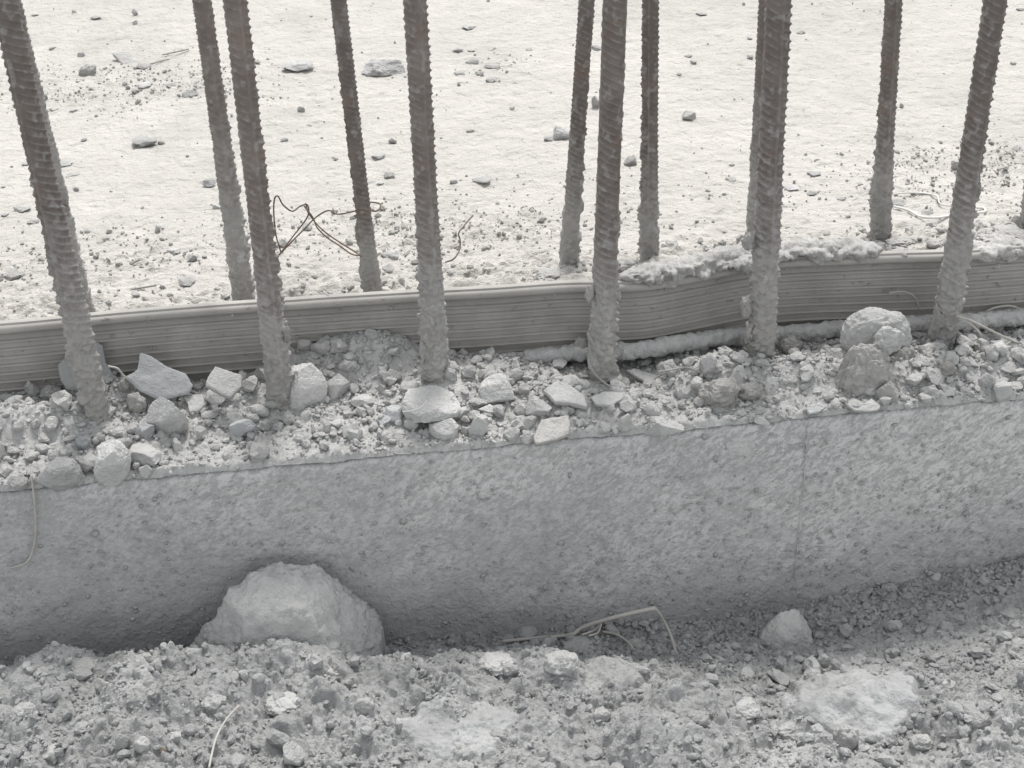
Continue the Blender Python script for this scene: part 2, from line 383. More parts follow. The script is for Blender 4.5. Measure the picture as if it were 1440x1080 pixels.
PT = [(480, 330, .14, 1), (640, 330, .16, 1), (250, 360, .13, .8), (40, 370, .16, .7), (170, 120, .22, .8), (260, 130, .12, .5), (690, 95, .12, .25), (1330, 250, .2, .9), (1420, 230, .15, .9), (700, 290, .2, .3), (1100, 290, .2, .2), (100, 140, .12, .6)]
PTW = [(on_z(a, b).x, on_z(a, b).y, s, k) for a, b, s, k in PT]
def patch(x, y):
    d = .012
    for a, b, s, k in PTW: d = d+k*np.exp(-(((x-a)/s)**2+((y-b)/(s*.55))**2)*1.5)
    d = d*(.4+.6*sst(-.3, .3, fbm(x*10, y*10, None, 405, 2)))
    return np.clip(d+.35*sst(.42, .25, y)*0, 0, 1)
def slab_h(x, y, fine=True):
    x = np.asarray(x, float); y = np.asarray(y, float)
    t = sst(.44, .30, y+.03*fbm(x*8, y*8, None, 201, 2))
    near = 1/(1+np.maximum(y-3, 0)*.6)
    z = .0025*fbm(x*3, y*3, None, 202, 3)*near
    z += near*(.0022*(1-np.abs(fbm(x*16, y*30, None, 203, 4, .6)))*(1-t)+.0017*fbm(x*55, y*80, None, 204, 3, .6))
    # rough mortar band against the waterstop
    hi = np.interp(x, [-.6, -.2, .05, .13, .30, .42, .5, .62, .9], [.016, .018, .022, .048, .062, .05, .045, .07, .06])
    z += t*(hi*sst(.42, .15, y)*.85+.010*(1-np.abs(fbm(x*22, y*22, None, 205, 3))*1.6)+.005*fbm(x*60, y*60, None, 206, 3))
    if fine: z += t*.006*clods(x+.004*fbm(x*50, y*50, None, 8, 2), y, .016, 207, .2, .55, .5)+t*.0015*fbm(x*180, y*180, None, 208, 3)
    pm = patch(x, y)
    z += near*pm*(.004*fbm(x*40, y*40, None, 209, 3)+(.008*clods(x+.003*fbm(x*80, y*80, None, 211, 2), y, .011, 210, .2, .6, .7) if fine else 0))
    return z

# ------------------------------------------------------------------ structure: soil in front
xs = stretch(-.49, .72, 900, -60, 60); ys = stretch(-.31, .012, 262, -60, .03, 14)
GX, GY = np.meshgrid(xs, ys); GZ = fg_h(GX, GY)
GZ = np.where(GY > .0, np.minimum(GZ, -.17), GZ)
tag(mk('ground', np.stack([GX, GY, GZ], -1).reshape(-1, 3), gridf(len(xs), len(ys)), M_SOIL), 'crumbly grey cement soil banked in front of the concrete wall', kind='structure')

# ------------------------------------------------------------------ concrete wall
wall = empty('concrete_wall', (0, 0, -.2)); tag(wall, 'low grey cast concrete wall with smeared mottled front face', 'wall')
xs = stretch(-.56, .85, 640, -60, 60); nz = 100
T = np.linspace(0, 1, nz)
WX, WT = np.meshgrid(xs, T)
ztop = edge_z(WX[0])
WZ = -.45+(ztop[None]+.45)*np.concatenate([np.linspace(0, .3, 8), np.linspace(.3, 1, nz-7)[1:]])[:, None]
fl = fbm((WX*.79+WZ*.61)*55, (-WX*.61+WZ*.79)*120, None, 311, 4, .6)
WY = -.0007*sst(-.1, .25, fl)*sst(-.3, .4, fbm(WX*9, WZ*9, None, 312, 2)+WX*.5+WZ*3+.4)+.0010*fbm(WX*26, WZ*26, None, 301, 4)+.0022*fbm(WX*5, WZ*5, None, 302, 2)-.0007*clods(WX, WZ, .02, 303, .1, .5, .35)
XJ = on_y(1130, 640, 0).x
dj = WX-(XJ+.0+.022*(WZ+.03)*-.2)
WY += np.where(dj > 0, .0016, 0)*np.exp(-(dj/.25)**2)
WY += .004*np.exp(-((WZ-ztop[None])/.003)**2)
V = np.stack([WX, WY, WZ], -1)
# top face back to y=.45 under the debris and slab edge
topf = np.stack([np.stack([xs, np.full_like(xs, yy), ztop-.004+0*xs], -1) for yy in (.012, .2)], 0)
V = np.concatenate([V, topf], 0)
V[..., 2] += .2
mk('front_face', V.reshape(-1, 3), gridf(len(xs), nz+2), M_WALL, wall)
# mortar droplets stuck on the face
n = 7500
px_ = rng.uniform(-.6, .9, n); pz_ = rng.uniform(-.22, -.006, n)
S_ = rng.lognormal(math.log(.00115), .45, n).clip(.0005, .0038)
keep = rng.random(n) < np.interp(pz_, [-.22, -.12, 0], [1, .6, .2]); px_, pz_, S_ = px_[keep], pz_[keep], S_[keep]
Pn = np.stack([px_, np.full_like(px_, -.0003)-S_*.1, pz_+.2], -1)
scatter('mortar_droplets', Pn, S_, M_STONE, wall, flat=(.4, .8), normal=1)
# raised joint line left by the formwork
jp = [on_y(1136, 600, -.0008), on_y(1132, 660, -.0012), on_y(1127, 720, -.0012), on_y(1122, 770, -.0012), on_y(1118, 815, -.0008)]
o = tube('formwork_joint', [(p.x, p.y+.0006, p.z+.2) for p in jp], .0004, M_WALL, wall, 8, .0005, 3, 14, 300)
for k, (a, b, w) in enumerate([(430, 690, .0), ]): pass

# ------------------------------------------------------------------ debris bed on the wall top
xs = stretch(-.56, .80, 1000, -60, 60); ys = np.concatenate([np.linspace(.0, .15, 118), [.165, .18, .2]])
GX, GY = np.meshgrid(xs, ys); GZ = ledge_h(GX, GY)
GZ[0] = edge_z(xs)+.0006; YY = GY.copy(); YY[0] = .0006; YY[1] += .0004
Vv = np.stack([GX, YY, GZ], -1)
tag(mk('cement_debris', Vv.reshape(-1, 3), gridf(len(xs), len(ys)), M_LEDGE), 'fine grey cement crumbs heaped along the top of the wall', kind='stuff')

# ------------------------------------------------------------------ slab behind
xs = stretch(-.72, 1.12, 520, -70, 70); 
ys = np.concatenate([np.linspace(.19, .46, 130), np.linspace(.4635, 1.9, 240), np.geomspace(1.91, 150, 55)])
GX, GY = np.meshgrid(xs, ys); GZ = slab_h(GX, GY)
tag(mk('concrete_slab', np.stack([GX, GY, GZ], -1).reshape(-1, 3), gridf(len(xs), len(ys)), M_SLAB), 'pale dusty concrete slab stretching away behind the starter bars', kind='structure')

def march(px, py, fn, lo=.4, hi=8):
    d = raydir(px, py)/F_PX
    k = np.linspace(lo, hi, 5000 if hi < 5 else 9000); Px = CAM.x+d.x*k; Py = CAM.y+d.y*k; Pz = CAM.z+d.z*k
    b = np.where(Pz < fn(Px, Py))[0]
    i = b[0] if len(b) else int((CAM.z/-d.z-lo)/(hi-lo)*len(k)) if d.z < 0 else 0
    i = min(i, len(k)-1)
    return Vector((Px[i], Py[i], Pz[i]))
fL = lambda x, y: np.where((y > -.001) & (y < .19), ledge_h(x, y, False), -9.)
fF = lambda x, y: np.where(y < .0, fg_h(x, y, False), 9.)
fS = lambda x, y: np.where(y > .16, slab_h(x, y, False), -9.)

# ------------------------------------------------------------------ waterstop strip
LIPZ = .083
lip_px = [(-160, 479), (0, 468), (150, 453), (300, 441), (430, 432), (560, 424), (700, 416), (830, 408), (890, 411), (960, 399), (1060, 379), (1120, 373), (1240, 369), (1340, 366), (1440, 358), (1560, 348)]
lw = [on_z(a, b, LIPZ) for a, b in lip_px]
bx = np.linspace(lw[0].x-.0, lw[-1].x, 420); by = np.interp(bx, [p.x for p in lw], [p.y for p in lw])
k_ = np.ones(25)/25; by = np.convolve(np.pad(by, 12, mode='edge'), k_, 'valid')
print('lip y', [(round(p.x, 3), round(p.y, 3)) for p in lw])
bx = np.concatenate([[-60, -8, -2], bx, [3, 8, 60]]); by = np.concatenate([[by[0]]*3, by, [by[-1]]*3])
def y_ws(x): return np.interp(x, bx, by)
ws = empty('waterstop', (0, float(y_ws(0)), 0)); tag(ws, 'ribbed grey rubber waterstop strip standing upright behind the front starter bars', 'waterstop')
def sweep(name, prof, off=lambda x: 0*x, wob=.0):
    prof = np.array(prof); n = len(prof)
    tx = np.gradient(bx); ty = np.gradient(by); L = np.hypot(tx, ty); nx_, ny_ = -ty/L, tx/L
    V = np.zeros((len(bx), n, 3))
    for j, (o_, z_) in enumerate(prof):
        V[:, j, 0] = bx+nx_*o_; V[:, j, 1] = by+ny_*o_+.0012*vnoise(bx*12, bx*0+z_*18, None, 5)+off(bx)*z_; V[:, j, 2] = z_+.0012*vnoise(bx*7, bx*0, None, 9)
    V[..., 1] -= float(y_ws(0))
    return mk(name, V.reshape(-1, 3), gridf(n, len(bx), True)[:, ::-1], M_PVC, ws)
sweep('web', [(0, -.02), (0, .030), (0, .06), (0, LIPZ-.001), (.0045, LIPZ-.001), (.0045, .03), (.0045, -.02)])
th = np.linspace(0, 2*math.pi, 14, endpoint=False)
# lip: rounded front bulb with a flat top
K = .76
lip = [(.001, LIPZ-.0010*K), (-.0032, LIPZ-.0002*K), (-.0054, LIPZ+.0018*K), (-.0062, LIPZ+.0048*K), (-.0056, LIPZ+.0078*K), (-.0040, LIPZ+.0096*K), (-.0022, LIPZ+.0101*K), (-.0020, LIPZ+.0102*K),
       (-.0019, LIPZ+.0118*K), (-.0018, LIPZ+.0122*K), (-.0014, LIPZ+.0124*K), (.0036, LIPZ+.0126*K), (.0041, LIPZ+.0124*K), (.0046, LIPZ+.0118*K), (.0046, LIPZ+.003*K), (.005, LIPZ-.001*K)]
sweep('top_lip', lip)
for i in range(7):
    zc = LIPZ-.0088-i*.0080
    sweep('rib', [(.001, zc-.0016), (-.0010, zc-.0013), (-.0028, zc-.0007), (-.0032, zc+.0001), (-.0026, zc+.0008), (-.0006, zc+.0013), (.001, zc+.0016)])
n = 620; dx = rng.uniform(-.5, .8, n); dz = rng.uniform(.022, .090, n); ds = rng.lognormal(math.log(.0010), .42, n).clip(.0004, .003)
ds = ds*np.where((dx > .55), 1.5, 1)
scatter('mortar_droplets', np.stack([dx, y_ws(dx)-.0010-float(y_ws(0))-(dz > LIPZ)*.0055, dz], -1), ds, M_PVC, ws, flat=(.4, .7), normal=1)

# mortar smeared over the lip on the right of centre
def spill(a, b, name, label, seed, rad=.010, step=.0012, up_=.004):
    xa, xb = on_z(a, 390, LIPZ).x, on_z(b, 370, LIPZ).x
    q = np.arange(xa, xb, step); m_ = 44; ph = np.linspace(0, 2*math.pi, m_, endpoint=False)
    fade = np.minimum(1, np.minimum((q-xa), (xb-q))/.02+.12)
    A, PH = np.meshgrid(ph, q); 
    rr = rad*(1+.42*fbm(q*28, q*0+seed, None, seed, 3))[:, None]*fade[:, None]
    cy = y_ws(q)[:, None]; 
    YY = np.cos(A)*rr*1.6+.006; ZZ = np.sin(A)*rr*.85+LIPZ+.008+up_
    n1 = fbm(PH*60, YY*60, ZZ*60, seed+1, 5, .55); n2 = np.abs(fbm(PH*120, YY*60, ZZ*120, seed+7, 3, .6))
    rr2 = rr+.0060*n1*fade[:, None]-.0030*n2*fade[:, None]
    drip = np.clip(-np.sin(A), 0, 1)*np.clip(-np.cos(A)+.3, 0, 1)*.013*np.clip(fbm(q*40, q*0, None, seed+3, 2), 0, 1)[:, None]
    YY = np.cos(A)*rr2*1.6+.006; ZZ = np.sin(A)*rr2*.85+LIPZ+.008+up_-drip
    V = np.stack([PH, YY+cy, ZZ], -1)
    o = mk(name, V.reshape(-1, 3), gridf(m_, len(q), True)[:, ::-1], M_MUDW)
    tag(o, label, 'mortar'); return o
spill(862, 1242, 'mortar_spill', 'rough pale mortar smeared over the waterstop lip either side of the fifth front bar', 3, .0098)
spill(1262, 1302, 'mortar_spill', 'small splash of mortar on the waterstop lip left of the sixth front bar', 8, .005, up_=-.004)
spill(1345, 1470, 'mortar_spill', 'thin crust of mortar on the waterstop lip at the right edge', 12, .008, up_=-.003)

# ------------------------------------------------------------------ reinforcing bars
def make_bar(base_px, top_px, wpx, yrow, label, seed, group, phi0, mud_h, collar_h, lumps=(), rust=0, lean_back=0, bz=0.0, L=1.0):
    # base on the row, found on the debris surface
    pb = on_y(base_px[0], base_px[1], yrow)
    d = raydir(*base_px); 
    pt = on_y(top_px[0], top_px[1], yrow+lean_back)
    ax = (pt-pb).normalized()
    b0 = pb-ax*.04
    r = wpx*.5*depth(pb)/F_PX*.86
    rb = empty('rebar', pb); tag(rb, label, 'rebar', group)
    nu = 50 if yrow < .2 else 32; zs = np.concatenate([np.arange(0, .44, .00085 if yrow < .2 else .0014), np.linspace(.445, L, 90)])
    ph = np.linspace(0, 2*math.pi, nu, endpoint=False); PH, S = np.meshgrid(ph, zs)
    loc = (PH-phi0) % math.pi; half = ((PH-phi0) % (2*math.pi)) > math.pi
    pitch = r*.66
    u = (S+np.where(half, pitch*.5, 0)+(loc-math.pi/2)*r*.42)/pitch
    fr = u-np.floor(u); cyc = np.floor(u)
    ridge = np.exp(-((fr-.5)/.14)**2)*np.clip(np.sin(loc)*1.6, 0, 1)*(1+.25*vnoise(cyc*.9, S*0+half*5, None, seed))
    lrib = np.exp(-((np.minimum(loc, math.pi-loc))/.10)**2)
    Xn, Yn = np.cos(PH)*r, np.sin(PH)*r
    base = r*.88+ridge*r*.165+lrib*r*.17
    n0 = fbm(Xn*180, Yn*180, S*120, seed, 4, .55); n1 = fbm(Xn*70+3, Yn*70, S*45, seed+20, 3)
    n2 = fbm(Xn*320, Yn*320, S*320, seed+31, 2)
    mudz = sst(mud_h, mud_h*.15, S+.035*n1)
    splash = sst(.28, .5, fbm(Xn*130, Yn*130, S*100, seed+40, 2))*.8
    cr = np.clip(mudz*(.75+.6*n1)+.5*sst(collar_h+.06, collar_h, S)+splash*.4+.09+.36*ridge+.28*lrib, 0, 1.2)
    side = .5+.5*np.cos(PH-(math.pi if seed % 2 else 0.2))
    bump = mudz*(.0018+.0024*n0+.0018*n1+.0008*side)+.0008*splash+.0003*n2+.0022*sst(.15, .6, n0)*side*sst(.45, .1, S)
    bump = np.clip(bump, -.0004, .0075)
    rad = base+bump-mudz*ridge*r*.06
    V = np.stack([np.cos(PH)*rad, np.sin(PH)*rad, S], -1)
    xa_ = (Vector((1, 0, 0))-ax*ax.x).normalized(); ya_ = ax.cross(xa_); Mx = np.array([xa_, ya_, ax]).T
    off = np.array(b0-pb)
    V = V.reshape(-1, 3) @ Mx.T+off
    k = len(V); V = np.vstack([V, off+np.array(ax)*L]); Fq = gridf(nu, len(zs), True)
    last = (len(zs)-1)*nu; cap = np.array([(last+i, last+(i+1) % nu, k) for i in range(nu)])
    tri = np.concatenate([Fq[:, [0, 1, 2]], Fq[:, [0, 2, 3]], cap])
    mk('steel_bar', V, tri, M_STEEL, rb, attr=np.append(cr.ravel(), 0))
    # mortar collar at the foot
    if collar_h > 0:
        zs = np.linspace(0, collar_h+.04, int((collar_h+.04)/.0014)); nu = 56
        ph = np.linspace(0, 2*math.pi, nu, endpoint=False); PH, S = np.meshgrid(ph, zs)
        t = np.clip(1-S/(collar_h+.04), 0, 1)
        topf = sst(0, .25, t+.10*fbm(np.cos(PH)*1.5, np.sin(PH)*1.5, S*40, seed+3, 3))
        Xn, Yn = np.cos(PH)*r, np.sin(PH)*r
        n0 = fbm(Xn*110, Yn*110, S*95, seed+51, 4, .6); n1 = 1-np.abs(fbm(Xn*60, Yn*60, S*150, seed+52, 3))
        rad = r*.86+topf*(.0002+.0020*t**1.5+.0030*n0+.0018*n1)
        V = np.stack([np.cos(PH)*rad, np.sin(PH)*rad, S], -1).reshape(-1, 3) @ Mx.T+off
        Fq = gridf(nu, len(zs), True)
        Vs, Fs = [V], [np.concatenate([Fq[:, [0, 1, 2]], Fq[:, [0, 2, 3]]])]; cnt = len(V)
        for i, (lx, ly, lw_, lh_) in enumerate(lumps):
            c = on_y(lx, ly, yrow-.004); sc_ = depth(c)/F_PX
            rv, rf = rock_verts(3, seed*13+i, 'mud', 1.8); rv = rv*np.array([lw_*sc_*.5, min(lw_, lh_)*sc_*.45, lh_*sc_*.55])+np.array(c-pb)
            Vs.append(rv); Fs.append(rf+cnt); cnt += len(rv)
        mk('mortar_collar', np.vstack(Vs), np.vstack(Fs), M_MORTAR, rb)
    return rb
GF, GR = 'front row of ribbed starter bars', 'rear row of ribbed starter bars'
bars = [
 ((136, 575), (5, 0), 37, Y_BAR, 'leftmost front bar, leaning left over the grey plate fragments', 1, GF, 4.15, .30, .08, (), 0),
 ((394, 555), (331, 0), 35, Y_BAR, 'second front bar from the left, foot beside the big pale chunk', 2, GF, 5.1, .24, .08, ((402, 470, 14, 20),), 0),
 ((615, 540), (584, 0), 35, Y_BAR, 'third front bar, foot thickly caked in lumpy mortar', 3, GF, 5.0, .27, .12, ((594, 425, 12, 16), (597, 492, 14, 34), (622, 463, 14, 14), (600, 447, 14, 16)), 0),
 ((845, 530), (865, 0), 35, Y_BAR, 'fourth front bar with a straight seam and twisted wire at its foot', 4, GF, 5.75, .25, .10, ((829, 413, 12, 24), (869, 415, 8, 16)), 0),
 ((1070, 516), (1096, 0), 38, Y_BAR, 'thick fifth front bar with a lump split from its left side', 5, GF, 4.8, .32, .11, ((1051, 432, 17, 26), (1052, 339, 16, 22), (1054, 468, 14, 30)), 0),
 ((1328, 465), (1400, 0), 35, Y_BAR+.004, 'rightmost front bar, leaning right behind the pale dome of mortar', 6, GF, 5.2, .28, .10, ((1318, 455, 20, 50),), 0),
 ((120, 445), (16, 0), 27, Y_REAR, 'rear bar almost hidden behind the leftmost front bar', 7, GR, 1.0, .5, .10, (), 1),
 ((343, 424), (284, 0), 29, Y_REAR, 'caked rear bar just left of the second front bar', 8, GR, 5.0, .30, .10, (), 1),
 ((525, 414), (476, 0), 25, Y_REAR, 'rusty rear bar wrapped with loose tie wire', 9, GR, 4.0, .17, .06, (), 1),
 ((797, 402), (825, 0), 25, Y_REAR, 'reddish brown rear bar left of the fourth front bar', 10, GR, 5.6, .26, .08, (), 1),
 ((913, 392), (915, 0), 26, Y_REAR, 'upright rear bar just right of the fourth front bar', 11, GR, 1.2, .24, .08, (), 1),
 ((1060, 372), (1079, 0), 26, Y_REAR, 'rear bar peeping out left of the thick fifth front bar', 12, GR, 1.2, .3, .10, (), 1),
 ((1236, 352), (1257, 0), 27, Y_REAR, 'rear bar with pale lumps round its foot, between the fifth and sixth front bars', 13, GR, 1.6, .24, .10, ((1250, 335, 8, 14),), 1),
 ((1449, 315), (1486, 0), 27, Y_REAR, 'rear bar cut off by the right edge, foot in a pale mortar heap', 14, GR, 1.6, .38, .10, (), 1),
]
BARS = [make_bar(*b) for b in bars]

# horizontal bar lying against the waterstop
hp = [(655, 524), (690, 519), (725, 515), (770, 510), (808, 504), (835, 503), (870, 503), (920, 497), (980, 488), (1045, 480), (1100, 478), (1160, 473), (1240, 466), (1330, 462), (1400, 457), (1440, 453), (1520, 445)]
hb = empty('horizontal_rebar', on_y(1000, 490, .115)); tag(hb, 'mortar coated horizontal bar lying along the foot of the waterstop', 'rebar')
pts = [on_y(a, b-8, min(.128, float(y_ws(on_y(a, b, .12).x))-.014))-hb.location for a, b in hp]
tube('coated_bar', pts, .0080, M_PALE, hb, 28, .0022, 77, 40, 130)
for (a, b, w, h) in ((818, 492, 20, 40), (732, 500, 12, 10), (1049, 480, 16, 24)):
    c = on_y(a, b, .105); s = depth(c)/F_PX; rv, rf = rock_verts(3, a, 'mud', 1.3)
    mk('mortar_lump', rv*np.array([w, min(w, h), h])*s*.5+np.array(c-hb.location), rf, M_MORTAR, hb)

# ------------------------------------------------------------------ stones
MAT = {'g': M_STONE, 'p': M_PALE, 'b': M_BLUE, 't': M_TAN, 'd': M_DARK, 'm': M_MORTAR, 'w': M_MUDW, 'n': M_BROWN, 'y': M_LIMY}
CNT = [0]
def stone(zone, px, py, w, h, mat, label, cat='stone', style='rock', sub=None, group=None, name=None, lift=0, rough=1.0, y=None, tilt=0, depthf=.85):
    CNT[0] += 1; sd = 1000+CNT[0]
    fn = {'L': fL, 'F': fF, 'S': fS}[zone]
    c = march(px, py+h*.28, fn, .6 if zone != 'S' else 1.0, 3.2 if zone != 'S' else 6)
    if y is not None: c = on_y(px, py, y)
    sc_ = depth(c)/F_PX; W = w*sc_; Hh = h*sc_
    D = W*depthf; Z = math.sqrt(max((Hh)**2-(D*.5)**2, (.28*W)**2))/.87
    if sub is None: sub = 5 if w > 75 else 4 if w > 33 else 3 if w > 15 else 2
    g = np.random.default_rng(sd)
    rv, rf = rock_verts(sub, sd, style, rough)
    Rm = rotm(g, .5 if style == 'rock' else 3); rv = rv @ Rm.T
    e = np.max(np.abs(rv), axis=0); rv = rv/e
    rv = rv*np.array([W*.5, D*.5, Z*.5])
    if tilt: rv = rv @ np.array(Matrix.Rotation(tilt, 3, 'Y')).T
    if y is None: c = c+Vector((0, 0, Z*.27+lift))
    o = mk(name or {'stone': 'stone', 'chunk': 'concrete_chunk', 'pebble': 'pebble', 'clod': 'soil_clod', 'lump': 'mortar_lump', 'boulder': 'boulder'}.get(cat, cat), rv, rf, MAT[mat], smooth=(style != 'rock'))
    o.location = c; tag(o, label, cat, group); return o
def plate(zone, pts, mat, label, normal, anchor=None, th=.0035, z0=None, y0=None, name='concrete_plate', group=None):
    CNT[0] += 1; sd = 3000+CNT[0]
    cx = sum(p[0] for p in pts)/len(pts); cy = sum(p[1] for p in pts)/len(pts)
    fn = {'L': fL, 'F': fF, 'S': fS}[zone]
    A = march(cx, cy+4, fn, .6, 4) if y0 is None else on_y(cx, cy, y0)
    N = Vector(normal).normalized()
    if y0 is None: A = A+N*(th*.8)+Vector((0, 0, .004))
    B = []
    for i in range(len(pts)):
        a = pts[i]; b = pts[(i+1) % len(pts)]; L_ = math.hypot(b[0]-a[0], b[1]-a[1]); k = max(2, int(L_/2.5))
        for j in range(k):
            t = j/k; q = .9*(random.random()-.5) if j else 0
            B.append((a[0]+(b[0]-a[0])*t+q, a[1]+(b[1]-a[1])*t+.7*(random.random()-.5)))
    W = []
    for a, b in B:
        d = raydir(a, b); kk = (A-CAM).dot(N)/d.dot(N); W.append(CAM+d*kk)
    C0 = sum(W, Vector())/len(W); n = len(W); rings = []
    u = N.orthogonal().normalized(); v = N.cross(u)
    V = []
    def ring(f, off, nz_): 
        for p in W:
            q = C0+(p-C0)*f; nn = float(vnoise(np.array(q.x*70), np.array(q.z*70+q.y*70), None, sd)); V.append((q+N*(off+nz_*nn))-C0)
    ring(1.0, -th, 0); ring(1.006, -th*.5, 0); ring(.998, -th*.12, 0); ring(.97, 0, .0003); ring(.8, 0, .0009); ring(.55, 0, .0011); ring(.28, 0, .0011)
    V.append(N*.0002); V.append(-N*th)
    tri = []
    for r_ in range(6):
        for i in range(n):
            j = (i+1) % n; a, b, c, d = r_*n+i, r_*n+j, (r_+1)*n+j, (r_+1)*n+i; tri += [(a, b, c), (a, c, d)]
    for i in range(n):
        j = (i+1) % n; tri.append((6*n+i, 6*n+j, 7*n)); tri.append((j, i, 7*n+1))
    o = mk(name, [tuple(p) for p in V], tri, MAT[mat] if mat in MAT else M_PLATE); o.location = C0
    tag(o, label, 'plate', group); return o
GC = 'broken concrete pieces along the wall top'
# plates
plate('L', [(81, 514), (100, 494), (116, 486), (134, 480), (144, 486), (148, 508), (164, 534), (159, 546), (140, 545), (120, 551), (94, 548), (85, 534)], 'x', 'upright grey plate fragment leaning on the waterstop behind the leftmost front bar', (0.05, -.9, .45), y0=.115, group=GC)
plate('L', [(197, 496), (211, 500), (236, 516), (261, 525), (271, 542), (266, 553), (240, 560), (222, 562), (196, 550), (175, 531), (193, 520)], 'x', 'broad smooth grey plate propped up right of the leftmost front bar', (0, -.75, .66), y0=.095, group=GC)
plate('L', [(292, 530), (303, 515), (340, 527), (340, 543), (323, 559), (307, 552), (289, 541)], 'p', 'small jagged plate left of the second front bar', (0.1, -.6, .8), y0=.07, group=GC, th=.005)
plate('L', [(256, 556), (284, 554), (292, 566), (278, 578), (266, 579), (264, 567)], 'p', 'small flat pale flake right of the rounded chunk below the broad plate', (0, -.35, .94), group=GC, th=.005)
plate('L', [(761, 590), (776, 587), (798, 584), (802, 594), (800, 611), (780, 618), (754, 624), (750, 615)], 't', 'flat tan plate lying near the wall edge below the fourth front bar', (0.05, -.45, .9), group=GC, th=.005)
plate('L', [(764, 548), (783, 534), (800, 540), (822, 556), (826, 572), (800, 566), (780, 565)], 'g', 'tilted flat plate just left of the fourth front bar foot', (-.1, -.35, .93), group=GC, th=.006)
plate('L', [(830, 558), (850, 550), (880, 552), (876, 560), (858, 570), (838, 568)], 'p', 'thin half-moon flake at the foot of the fourth front bar', (0, -.3, .95), group=GC, th=.004)
plate('L', [(880, 520), (892, 518), (925, 527), (945, 530), (928, 548), (914, 551), (903, 542), (905, 535)], 'p', 'overhanging thin plate right of the fourth front bar foot', (0, -.25, .97), group=GC, th=.004)
plate('L', [(1188, 566), (1200, 570), (1214, 568), (1226, 560), (1238, 570), (1236, 576), (1222, 579), (1202, 577)], 'g', 'low flake lying below the cracked mortar block', (0, -.5, .85), group=GC, th=.004)
plate('L', [(1134, 574), (1150, 566), (1162, 571), (1152, 580), (1137, 582)], 'b', 'bluish flat flake half buried left of the cracked mortar block', (0, -.5, .85), group=GC, th=.004)
plate('L', [(672, 575), (688, 568), (706, 577), (702, 580), (686, 579)], 'p', 'narrow flat flake left of the stones under the flat-topped rock', (0, -.4, .9), group=GC, th=.004)
plate('L', [(25, 656), (52, 657), (53, 664), (46, 668), (32, 668)], 'p', 'thin overhanging flake at the left end with a straw hanging below', (0, -.5, .9), group=GC, th=.003)
plate('S', [(158, 74), (166, 71), (183, 73), (192, 86), (180, 91), (172, 90)], 'w', 'white thin plate tilted up on the slab beyond the leftmost bars', (0.1, -.5, .86), th=.006)
